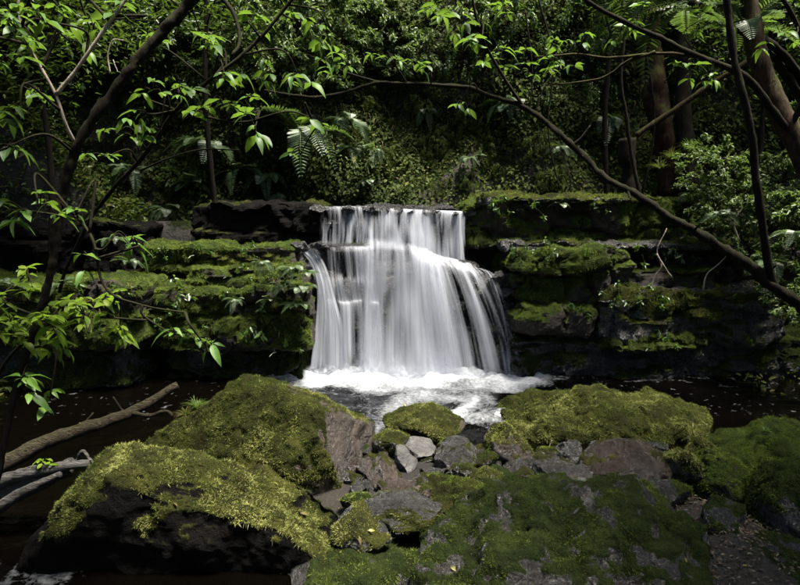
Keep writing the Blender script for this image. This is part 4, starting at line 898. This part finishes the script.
clusters(tree, base, tw, np.concatenate([b1, b2_, b3, b4]), [(580, 45, 6.2, 22, 9), (560, 65, 6.3, 20, 8), (620, 32, 6.0, 16, 6), (545, 40, 6.3, 22, 8), (690, 70, 6.0, 18, 10), (710, 75, 6.0, 16, 8), (780, 40, 5.9, 26, 12),
                                  (640, 15, 6.0, 26, 10), (700, 20, 6.0, 26, 10)], BROAD, 76, .95, 1.8)
tag(link('twigs', tw.mesh('twigs', base), M_BARK, tree), kind='stuff')

# thick reddish trunk, log and thin snag in the gully behind the right ledges
base = P(664, 190, 9.2)
tree = tag(empty('tree', base), 'thick reddish trunk standing in the dark gully behind the right ledges', 'tree')
tp, tb = limb([(668, 195, 9.2), (664, 130, 9.2), (655, 80, 9.3), (650, 40, 9.4), (648, -60, 9.5)], 40, .17, .13, 14, .3, 81); part_tube('trunk', tree, base, tb, M_BARK_RED)
tp, tb = limb([(690, 190, 9.0), (684, 120, 9.1), (682, 60, 9.2), (690, -40, 9.3)], 30, .12, .09, 10, .25, 82); part_tube('stem', tree, base, tb, M_BARK)
base = P(648, 128, 8.6)
log = empty('fallen_log', base); tag(log, 'pale-edged log leaning across the dark gully behind the right ledges', 'log')
tp, tb = limb([(636, 136, 8.7), (660, 120, 8.6), (690, 100, 8.5), (726, 76, 8.4), (760, 52, 8.3)], 30, .040, .034, 9, .3, 83); part_tube('trunk', log, base, tb, M_BARK_BROWN)
base = P(640, 196, 8.5)
tree = tag(empty('sapling', base), 'thin black bare sapling rising beside the gully', 'sapling')
tp, tb = limb([(642, 200, 8.5), (634, 160, 8.5), (628, 120, 8.5), (622, 80, 8.5), (625, 20, 8.5), (615, -40, 8.5)], 36, .030, .016, 7, .2, 84); part_tube('trunk', tree, base, tb, M_BARK)
base = P(620, 200, 8.6)
snag = tag(empty('tree_stump', base), 'dark broken stump standing on the topmost ledge by the gully', 'stump')
tp, tb = limb([(632, 202, 8.7), (630, 180, 8.7), (626, 160, 8.7), (627, 138, 8.7)], 20, .14, .09, 10, .35, 85); part_tube('trunk', snag, base, tb, M_BARK)
for k, (pts, r0) in enumerate((([(640, 20), (655, 120), (640, 205)], .018), ([(537, -10), (552, 60), (548, 130), (560, 190)], .014), ([(525, 10), (532, 70), (530, 110)], .012))):
    base = P(*pts[-1], 8.9); v_ = tag(empty('hanging_vine', base), 'thin dark vine hanging down the cliff beside the gully', 'vine', 'vines hanging down the cliff')
    tp, tb = limb([(a, b, 8.9) for a, b in pts], 30, r0, r0 * .7, 6, .3, 86 + k); part_tube('stem', v_, base, tb, M_BARK_MOSS)

# ------------------------------------------------------------------ fallen branches and twigs
base = P(90, 430, 4.9)
lg = tag(empty('fallen_branch', base), 'brown bark-covered fallen branch lying from the water up to the wedge boulder', 'branch')
tp, tb = limb([(-60, 492, 4.5), (0, 466, 4.6), (50, 440, 4.75), (100, 424, 4.9), (140, 408, 5.05), (178, 385, 5.15)], 150, .075, .034, 22, .09, 91, 1.0, .8, .006); part_tube('trunk', lg, base, tb, M_BARK_LOG)
limb_moss(lg, base, tb, M_MOSS_Y, 911, 2500, .014)
stubs(lg, base, tp, .03, (70, 110), 912)
tp, tb = limb([(132, 412, 5.0), (150, 416, 4.95), (166, 412, 4.9), (172, 416, 4.9)], 14, .02, .012, 7, .3, 92); part_tube('stub', lg, base, tb, M_BARK_LOG)
base = P(30, 485, 4.0)
lg = tag(empty('driftwood', base), 'weathered grey driftwood wedged against the overhanging boulder', 'driftwood')
for k, (a, r0) in enumerate((([(-60, 530), (0, 494), (40, 478), (72, 466)], .13), ([(-60, 512), (0, 482), (44, 470), (90, 464)], .06), ([(-50, 545), (10, 500), (60, 474)], .055))):
    tp, tb = limb([(x, y, 4.0 - .08 * k) for x, y in a], 90, r0, r0 * .4, 16, .16, 93 + k, 1.0, .5, .004); part_tube('splinter', lg, base, tb, M_BARK_GREY)
tp, tb = limb([(60, 470, 4.0), (74, 462, 4.0), (80, 452, 3.98), (88, 456, 3.95), (98, 466, 3.9)], 20, .016, .010, 7, .3, 97); part_tube('root', lg, base, tb, M_BARK_GREY)
def twig(lines, Y, r0, label, seed, mat=M_TWIG, name='dead_twig', group=None):
    base = P(*lines[0][0], Y); o = tag(empty(name, base), label, 'twig', group)
    for k, ln in enumerate(lines):
        tp, tb = limb([(x, y, Y - .03 * k) for x, y in ln], 22, r0 * (1 - .25 * k), r0 * .4, 6, .3, seed + k); part_tube('stem' if k == 0 else 'side_twig', o, base, tb, mat)
twig([[(649, 293), (655, 276), (661, 266), (657, 250), (667, 228)], [(657, 254), (665, 268), (672, 277)]], 7.6, .014, 'pale forked dead twig standing on the grey-topped block', 110)
twig([[(703, 291), (706, 276), (716, 266), (726, 256)]], 7.6, .012, 'pale unforked dead twig on the grey-topped block', 115)
twig([[(738, 240), (734, 222), (742, 208), (739, 196)], [(736, 226), (728, 218)]], 7.4, .014, 'pale curved twig poking from the bright right-bank bush', 118)
twig([[(236, 492), (262, 497), (300, 515), (340, 537)]], 3.72, .005, 'thin pale twig lying along the overhanging boulder', 121)
twig([[(110, 73), (108, 55), (113, 40), (124, 40)], [(113, 60), (118, 72)]], 6.0, .008, 'looping pale vine twig in front of the dark left cliff', 124)
twig([[(555, 466), (548, 452), (552, 440)]], 5.2, .008, 'short grey twig stuck among the stones by the outlet', 127)

# ------------------------------------------------------------------ cliff cover: leaves, straw, ferns, shrubs
r = np.random.default_rng(33)
def on_cliff(px, py, off=0.0):
    Y = 9.4
    for _ in range(12):
        p = P(px, py, Y); Y = float(cliff_pt(np.array([p[0]]), np.array([np.clip(p[2], 1.2, 9.4)]))[0]) - off
    return P(px, py, Y)
n = 190000
x = r.uniform(-8.0, 8.0, n); z = r.uniform(1.9, 7.2, n); y = cliff_pt(x, z)
dens = fbm(np.stack([x * 1.1, z * 1.1, 0 * x], -1), 15, 4); keep = np.maximum(dens + .95, .5) > r.random(n) * 1.2; x, y, z, dens = x[keep], y[keep], z[keep], dens[keep]; n = len(x)
off = r.random(n) ** 2 * .28 * (1 + dens)
p = np.stack([x, y - off, z], -1); d = unit(np.stack([r.normal(0, .7, n), -.6 - r.random(n), -.55 + r.normal(0, .5, n)], -1))
nn = unit(np.stack([r.normal(0, .4, n), np.full(n, -.7), .75 + r.normal(0, .3, n)], -1))
tint = np.clip(.42 + .5 * fbm(p * .9, 25, 3) + r.normal(0, .2, n), 0, 1); le = (.035 + .07 * r.random(n) ** 2)
v, f, t = leaves(p, d, nn, le, le * .55, LEAF4, tint)
tag(link('cliff_creepers', mesh('cliff_creepers', v, f, {'tint': t}), M_FOL_C), 'small creeping leaves covering the cliff behind the waterfall', 'creeper', kind='stuff')
n = 6000
x = r.uniform(-6, 6.5, n); z = r.uniform(2.0, 5.2, n); dens = fbm(np.stack([x * .9, z * .9, 0 * x + 4], -1), 16, 3); keep = dens > r.random(n) * .9 - .3; x, z = x[keep], z[keep]; n = len(x)
y = cliff_pt(x, z); t_ = np.linspace(0, 1, 5); L_ = r.uniform(.08, .28, n)
sx_ = r.normal(0, .35, n)
c = np.stack([x[:, None] + sx_[:, None] * L_[:, None] * t_, y[:, None] - .05 - L_[:, None] * .42 * np.sin(t_ * 2.2)[None] , z[:, None] + L_[:, None] * (.35 * t_ - 1.15 * t_ ** 2)], -1)
w_ = (.012 * (1 - t_ ** 2))[None, :, None] * np.array([1, 0, 0]); vv = np.stack([c - w_ / 2, c + w_ / 2], 2).reshape(n, 10, 3)
qf = np.array([[2 * k, 2 * k + 1, 2 * k + 3, 2 * k + 2] for k in range(4)])
tag(link('hanging_grass', mesh('hanging_grass', vv.reshape(-1, 3), ((np.arange(n) * 10)[:, None, None] + qf[None]).reshape(-1, 4), {'tint': np.repeat(np.clip(r.normal(.55, .28, n), 0, 1), 10)}), M_STRAW),
    'straw-coloured grass hanging down the cliff behind the waterfall', 'grass', kind='stuff')
# low leafy growth on the side banks
n = 110000
x = np.where(r.random(n) < .5, r.uniform(-10, -3.6, n), r.uniform(3.8, 10, n)); y = r.uniform(1.0, 9.0, n); z = gz(x, y)
p = np.stack([x, y, z + r.random(n) ** 1.5 * .35], -1); keep = z > .05; p = p[keep]; n = len(p); le = .04 + .07 * r.random(n) ** 2
v, f, t = leaves(p, unit(r.normal(0, 1, (n, 3)) * [1, 1, .4]), unit(np.array([0, 0, 1.]) + r.normal(0, .45, (n, 3))), le, le * .5, LEAF4)
tag(link('undergrowth', mesh('undergrowth', v, f, {'tint': t}), M_FOL_A), 'low leafy undergrowth covering the side banks', 'undergrowth', kind='stuff')

n = 60000
x = np.where(r.random(n) < .7, r.uniform(-8, -3.8, n), r.uniform(4.2, 7.5, n)); y = r.uniform(6.3, 11, n); z = gz(x, y)
p = np.stack([x, y, z + r.random(n) ** 1.5 * .4], -1); le = .05 + .09 * r.random(n) ** 2
v, f, t = leaves(p, unit(r.normal(0, 1, (n, 3)) * [1, 1, .4] + [0, -.6, -.2]), unit(np.array([0, -.4, 1.]) + r.normal(0, .45, (n, 3))), le, le * .45, LEAF4)
tag(link('bank_groundcover', mesh('bank_groundcover', v, f, {'tint': t}), M_FOL_C), 'dull olive ground cover on the steep slopes behind the ledges', 'ground cover', kind='stuff')
SH_A = shrub_proto('shrub', 501, .62, 1500, .085, .036, M_FOL_A, M_BARK, LEAF6)
SH_B = shrub_proto('shrub', 502, .55, 1900, .068, .030, M_FOL_B, M_BARK, LEAF6)
SH_C = shrub_proto('shrub', 503, .60, 1800, .065, .026, M_FOL_A, M_BARK, LEAF4, hang=.8)
SH_D = shrub_proto('shrub', 504, .60, 2600, .045, .018, M_FOL_C, M_BARK, LEAF4, hang=.9)
used = set()
def put(proto, p, sc, label, group, cat='shrub', rx=0.0):
    rz = random.uniform(0, 6.28)
    if proto.name not in used:
        used.add(proto.name); o = proto; o.location = [float(a) for a in p]; o.rotation_mode = 'ZYX'; o.rotation_euler = (rx, 0, rz); o.scale = (sc,) * 3
    else: o = copy_thing(proto, p, rz, sc, rx=rx); o.rotation_mode = 'ZYX'; o.rotation_euler = (rx, 0, rz)
    tag(o, label, cat, group); return o
LB = 'bright small-leaved shrub hanging at the top of the cliff'
for (px, py, s, k) in ((250, 40, 1.0, 1), (300, 30, 1.1, 1), (345, 45, 1.0, 1), (390, 30, 1.0, 1), (330, 75, .8, 1), (280, 80, .9, 1), (425, 55, .8, 1), (370, 10, 1.1, 1), (310, -5, 1.1, 1), (460, 10, 1.0, 1), (255, 5, 1., 1), (280, 55, .8, 1), (360, 60, .8, 1), (400, 65, .7, 1), (230, 65, .8, 1), (340, 15, .9, 1)):
    put(SH_B, on_cliff(px, py, .12 + .5 * random.random()), s, LB, 'bright shrubs at the cliff top', rx=.75)
LC = 'dark leafy shrub trailing down the cliff face'
for (px, py, s) in ((470, 60, .8), (520, 40, .9), (570, 30, 1.), (540, 90, .7), (590, 80, .8), (610, 30, .9), (500, 10, 1.), (560, -5, 1.), (620, -5, 1.), (700, 20, 1.), (730, 60, .9), (760, 20, 1.), (800, 70, 1.), (690, 60, .7), (790, 0, 1.)):
    put(SH_C, on_cliff(px, py, .05), s, LC, 'dark trailing shrubs on the cliff', rx=.6)
LA = 'broad-leaved shrub in the shade of the left cliff'
for (px, py, s) in ((20, 60, 1.), (70, 90, .9), (120, 60, 1.), (170, 40, 1.), (210, 80, .9), (40, 140, .8), (90, 20, 1.), (150, 120, .7), (20, 0, 1.), (200, 10, 1.), (250, 110, .7), (100, 190, .6), (30, 190, .7), (180, 180, .5)):
    put(SH_A, on_cliff(px, py, .1), s, LA, 'shaded shrubs on the left cliff', rx=.5)
LD = 'olive small-leaved plant trailing on the cliff above the falls'
for (px, py, s) in ((360, 100, .55), (395, 120, .5), (425, 100, .55), (455, 130, .5), (490, 125, .55), (345, 130, .5), (380, 155, .45), (440, 160, .45), (500, 165, .45), (535, 140, .5), (410, 175, .35), (470, 180, .35), (550, 175, .4), (585, 150, .5), (600, 180, .4), (330, 175, .4), (520, 120, .5), (440, 185, .4), (455, 150, .5), (480, 150, .5), (465, 110, .5), (430, 140, .5), (560, 120, .5), (610, 120, .6), (635, 150, .6), (660, 165, .6), (700, 110, .7)):
    put(SH_D, on_cliff(px, py, .05), s, LD, 'trailing olive plants above the falls', rx=.7)
LR = 'pale glossy-leaved bush lit by the sky on the right bank'
for (px, py, Y, s) in ((715, 150, 7.9, .8), (745, 180, 7.7, .8), (780, 165, 7.7, .9), (712, 195, 7.8, .7), (770, 215, 7.5, .8), (740, 225, 7.6, .6), (800, 250, 7.1, .8), (790, 290, 6.8, .6), (700, 170, 8.0, .6), (810, 200, 7.2, .9), (770, 265, 7.2, .45), (820, 120, 7.5, .9), (825, 320, 6.6, .6)):
    put(SH_B, P(px, py + 18, Y), s, LR, 'pale bushes on the right bank', rx=.45)

FL = ('silvery long-fronded fern drooping from the cliff left of the falls', 'small dim fern in the shade of the left cliff', 'fern hanging over the edge of the big mossy left block')
fern(on_cliff(302, 132, .25), 8, 1.35, FL[0], 1, facing=-math.pi / 2, spread=3.4, lift=.15, group=None)
for k, (px, py, s) in enumerate(((205, 145, 1.1), (238, 172, .8), (190, 185, .7), (265, 175, .7), (130, 170, .8), (75, 172, .8), (350, 150, .7), (165, 210, .6), (225, 215, .5), (100, 225, .6), (40, 240, .7), (280, 195, .5))):
    fern(on_cliff(px, py, .2), 7, s, FL[1], 10 + k, facing=-math.pi / 2, spread=3.6, group='dim ferns on the left cliff')
for k, (px, py, s) in enumerate(((292, 268, .35), (302, 288, .38), (296, 305, .34), (280, 285, .3), (306, 272, .3), (270, 300, .3), (262, 262, .28), (236, 300, .3))):
    fern(P(px, py, 7.22), 8, s, FL[2], 30 + k, facing=-math.pi / 2 + .3, spread=3.8, group='ferns hanging on the big left block')
for k, (px, py, Y, s) in enumerate(((8, 285, 6.8, .5), (60, 285, 6.9, .4), (130, 262, 7.6, .4), (112, 240, 7.7, .4))):
    fern(P(px, py, Y), 8, s, 'pale little fern on the straw-covered left ledge', 50 + k, group='ferns on the left ledge')
for k, (px, py, Y, s) in enumerate(((770, 262, 7.0, .5), (795, 235, 6.9, .6), (720, 215, 7.5, .45), (560, 205, 8.1, .3), (690, 195, 8.1, .4))):
    fern(P(px, py, Y), 8, s, 'fern growing among the pale bushes of the right bank', 60 + k, group='ferns on the right bank')
for k, (px, py, Y, s) in enumerate(((690, 2, 6.6, 1.5), (740, 30, 6.6, 1.2), (640, -10, 6.8, 1.3))):
    pc = P(px, py, Y); o = fern(pc, 9, s, 'large feathery fern crown spreading under the dark boughs', 70 + k, group='large fern crowns under the right boughs')
    gb = np.array([5.5 + .35 * k, 7.5 + .3 * k, 0.0]); gb[2] = float(gz(gb[:1], gb[1:2])[0]) - .1
    tbx = tube(spline([gb - pc, (gb - pc) * [.75, .7, .35], (gb - pc) * [.3, .3, .06], np.zeros(3)], 40), np.linspace(.07, .035, 40), 9, .35, 70 + k, .8)
    link('trunk', mesh('trunk', tbx[0], [tbx[1], tbx[2]]), M_BARK_MOSS, o)
SH_S = shrub_proto('ledge_plant', 505, .16, 90, .05, .026, M_FOL_A, M_BARK, LEAF6, ntw=10, hang=.5)
for (px, py, Y) in ((520, 252, 7.7), (548, 250, 7.7), (585, 255, 7.7), (500, 205, 8.1), (535, 208, 8.1), (618, 296, 7.5), (655, 296, 7.5), (735, 298, 7.5), (640, 252, 8.0), (680, 250, 8.0), (575, 312, 7.5), (660, 340, 7.4), (700, 345, 7.55), (600, 205, 8.1),
        (160, 252, 7.7), (200, 250, 7.7), (240, 272, 7.5), (180, 292, 7.3), (230, 294, 7.3), (165, 320, 7.28), (210, 330, 7.3), (260, 325, 7.28), (285, 345, 7.3), (250, 250, 7.7), (120, 290, 6.95), (30, 295, 6.95), (80, 300, 6.95)):
    put(SH_S, P(px, py, Y), random.uniform(.7, 1.5), 'small leafy plant rooted in a crack of the mossy ledges', 'small plants rooted in the ledges', 'plant', rx=.5)
# grass tufts
GT = [grass_mesh(600 + k, 90, .22, .007, 1.0, .5) for k in range(2)]; GT[0].materials.append(M_GRASS); GT[1].materials.append(M_STRAW)
def tuft(p, s, k, label, group=None):
    o = empty('grass_tuft', p); tag(o, label, 'grass tuft', group); b = tag(link('blades', GT[k], None, o), kind='stuff'); o.scale = (s, s, s); o.rotation_euler[2] = random.uniform(0, 6)
tuft(P(196, 408, 5.05), .9, 0, 'fresh green grass tuft on the shoulder of the wedge boulder')
tuft(P(186, 416, 5.0), .8, 1, 'dry straw tuft beside the fresh green grass on the wedge boulder')
for k, (px, py, Y, s) in enumerate([(215 + 9 * k, 258 + (k % 3) * 3, 7.7, .7) for k in range(9)] + [(265 + 5 * k, 292 + 9 * (k % 4), 7.28, .7) for k in range(9)]):
    tuft(P(px, py, Y), s, 1, 'straw grass tuft spilling over the mossy left block', 'straw tufts on the left block')
for k, (px, py, Y, s) in enumerate([(10 + 15 * k, 290 + (k % 4) * 14, 6.98 - .04 * (k % 4), .9) for k in range(9)]):
    tuft(P(px, py, Y), s, 1, 'straw grass tuft hanging from the left ledge', 'straw tufts on the left ledge')
for k, (px, py, Y) in enumerate(((495, 203, 8.1), (560, 200, 8.05), (600, 205, 8.05), (640, 300, 7.5), (690, 300, 7.5), (560, 256, 7.68), (600, 262, 7.7), (700, 318, 7.5), (672, 160, 8.3), (690, 150, 8.3), (660, 170, 8.3))):
    tuft(P(px, py, Y), .8 if k < 8 else 1.5, 1 if k % 3 else 0, 'grass tuft drooping from the right-bank ledges', 'grass tufts on the right ledges')
tuft(P(765, 432, 4.6), .5, 0, 'green grass sprig on the tall moss-covered boulder')

for k, (px, py, s) in enumerate(((345, 118, .9), (372, 150, .55), (425, 112, .5), (470, 158, .45), (508, 105, .8), (560, 148, .5), (604, 120, .9), (365, 182, .4))):
    fern(on_cliff(px, py, .18), 7, s, 'green fern hanging from the cliff straight above the waterfall', 90 + k, facing=-math.pi / 2, spread=3.2, lift=-.25, group='ferns hanging above the waterfall')
# leaf litter at the right front, fallen leaves on rocks
n = 2600; x = r.uniform(1.7, 3.2, n); y = r.uniform(2.9, 4.4, n); p = np.stack([x, y, gz(x, y) + .01 + .02 * r.random(n)], -1)
le = .012 + .022 * r.random(n); v, f, t = leaves(p, unit(r.normal(0, 1, (n, 3)) * [1, 1, .2]), unit(np.array([0, 0, 1.]) + r.normal(0, .35, (n, 3))), le, le * .5, LEAF6)
tag(link('leaf_litter', mesh('leaf_litter', v, f, {'tint': t}), M_LITTER), 'brown fallen leaves on the ground beside the dark wet boulder', 'leaf litter', kind='stuff')

# ------------------------------------------------------------------ forest trees whose crowns close over the gully; two added unseen to block sky light
def crown_mesh(seed, R, nclump, per, L, W):
    r = np.random.default_rng(seed); c = rand_dirs(r, nclump) * (r.random((nclump, 1)) ** .45) * R * [1, 1, .6]; jb = []
    p = np.repeat(c, per, 0) + r.normal(0, .30, (nclump * per, 3)) * [1, 1, .7]; n = len(p)
    le = L * (.6 + .7 * r.random(n)); tint = np.clip(np.repeat(r.normal(.4, .2, nclump), per) + r.normal(0, .15, n), 0, 1)
    v, f, t = leaves(p, unit(r.normal(0, 1, (n, 3)) * [1, 1, .5]), unit(np.array([0, 0, 1.]) + r.normal(0, .5, (n, 3))), le, le * W / L, LEAF4, tint)
    me = mesh('crown', v, f, {'tint': t}); me.materials.append(M_FOL_D); return me, c
CROWNS = [crown_mesh(700 + k, 2.9, 120, 130, .17, .085) for k in range(3)]
TR = [(-5.6, 6.6, 6.3, 'beside the left ledges'), (-6.9, 3.0, 6.0, 'beside the dark crooked tree'), (-6.2, -0.4, 6.2, 'behind the left water edge'), (-4.2, -4.2, 6.0, 'downstream of the driftwood'),
      (9.3, 7.6, 7.2, 'behind the pale right-bank bushes'), (8.4, 3.2, 6.4, 'beside the arching mossy trunk'), (5.0, 1.9, 6.4, 'downstream of the leaf litter'), (3.4, -4.0, 6.2, 'downstream of the dark wet boulder'),
      (-6.6, 10.4, 8.2, 'on the left end of the cliff'), (6.6, 10.6, 8.4, 'on the right end of the cliff'), (-2.9, 14.6, 12.2, 'on the cliff top above the ferns'), (2.2, 14.8, 12.0, 'on the cliff top above the gully'), (-0.3, -6.8, 6.4, 'far downstream in midstream shade'), (-1.9, -3.0, 5.0, 'added unseen downstream of the overhanging boulder to block sky light'), (1.8, -3.2, 5.2, 'added unseen downstream of the low mossy rock to block sky light')]
for k, (x, y, zc, where) in enumerate(TR):
    zb = float(gz(np.array([x]), np.array([y]))[0]); b = np.array([x, y, zb])
    o = tag(empty('forest_tree', b), 'tall dark-trunked forest tree with dense crown ' + where, 'tree', 'forest trees around the gully')
    me, cl = CROWNS[k % 3]; h = zc - zb; rr = np.random.default_rng(800 + k)
    pts = spline([[0, 0, -.3], [rr.normal(0, .12), rr.normal(0, .12), h * .45], [0, 0, h], [0, 0, h + 1.0]], 24)
    v, f, c = tube(pts, np.linspace(.17, .06, 24), 10, .2, k); link('trunk', mesh('trunk', v, [f, c]), M_BARK_MOSS, o)
    jb = Join()
    for q in rr.choice(len(cl), 16, replace=False):
        e = cl[q] + [0, 0, h]; s = pts[int(rr.integers(12, 20))]; v, f, c = tube(spline([s, (s + e) / 2 + [0, 0, .15], e], 10), np.linspace(.035, .01, 10), 5); jb.add(v, f, c)
    link('branches', jb.mesh('branches'), M_BARK, o)
    cr = tag(link('crown', me, None, o, (0, 0, h)), kind='stuff'); cr.rotation_euler[2] = rr.uniform(0, 6)

# young trees with low crowns standing on the ledges
YC = [crown_mesh(740 + k, 1.5, 90, 34, .085, .036) for k in range(2)]
for me, _ in YC: me.materials.clear(); me.materials.append(M_FOL_A)
for k, (x, y, zb, zc, sc, where) in enumerate(((-4.3, 7.6, 1.3, 4.3, 1.0, 'rooted on the straw-covered left ledge'), (-5.3, 8.2, 1.8, 5.2, 1.1, 'rooted on the dark upper left shelf'), (-2.6, 8.9, 2.0, 5.2, .9, 'rooted above the moss-topped left ledge'),
        (3.1, 9.3, 2.0, 5.5, .8, 'rooted on the topmost right ledge'), (4.9, 8.6, 2.0, 4.9, 1.0, 'rooted behind the pale right-bank bushes'))):
    o = tag(empty('young_tree', (x, y, zb)), 'slim young tree with small green leaves ' + where, 'tree', 'young trees on the ledges'); me, cl = YC[k % 2]; h = zc - zb; rr = np.random.default_rng(840 + k)
    pts = spline([[0, 0, -.2], [rr.normal(0, .1), rr.normal(0, .1), h * .45], [0, 0, h], [0, 0, h + .7]], 22)
    v, f, t = tube(pts, np.linspace(.045, .015, 22), 8, .25, k); link('trunk', mesh('trunk', v, [f, t]), M_BARK_MOSS, o)
    jb = Join()
    for q in rr.choice(len(cl), 18, replace=False):
        e = cl[q] * sc + [0, 0, h]; s = pts[int(rr.integers(10, 19))]; v, f, t = tube(spline([s, (s + e) / 2 + [0, 0, .1], e], 10), np.linspace(.014, .005, 10), 5); jb.add(v, f, t)
    tag(link('branches', jb.mesh('branches'), M_BARK, o), kind='stuff')
    cr = tag(link('crown', me, None, o, (0, 0, h)), kind='stuff'); cr.scale = (sc,) * 3; cr.rotation_euler[2] = rr.uniform(0, 6)

# lone fallen leaves resting on the foreground rocks
FL_ = [m_.copy() for m_ in BROAD[:4]]
for m_ in FL_: m_.materials.clear(); m_.materials.append(M_FALLEN)
bpy.context.view_layer.update(); dg = bpy.context.evaluated_depsgraph_get(); rf = np.random.default_rng(77)
for k in range(34):
    px, py = ((rf.uniform(40, 380), rf.uniform(468, 540)) if k % 3 == 0 else (rf.uniform(380, 760), rf.uniform(440, 575)) if k % 3 == 1 else (rf.uniform(180, 700), rf.uniform(395, 440)))
    p = P(px, py, ground_Y(py, .3)); hit, loc, nrm, idx, ob, mt = scene.ray_cast(dg, Vector((float(p[0]), float(p[1]), 1.6)), Vector((0, 0, -1)))
    if not hit or nrm.z < .3 or ob.name.startswith(('pool', 'leaf', 'water', 'twigs')): continue
    nr = Vector((nrm.x + rf.normal(0, .15), nrm.y + rf.normal(0, .15), max(nrm.z, .5))).normalized()
    q = nr.to_track_quat('Z', 'Y') @ Euler((0, 0, rf.uniform(0, 6.28))).to_quaternion()
    o = link('fallen_leaf', FL_[k % 4], None, None, loc + nr * .008); o.rotation_euler = q.to_euler(); s = rf.uniform(.35, .6); o.scale = (s, s, s)
    tag(o, 'single yellow-brown fallen leaf lying on the mossy rocks', 'leaf', 'lone fallen leaves on the rocks')
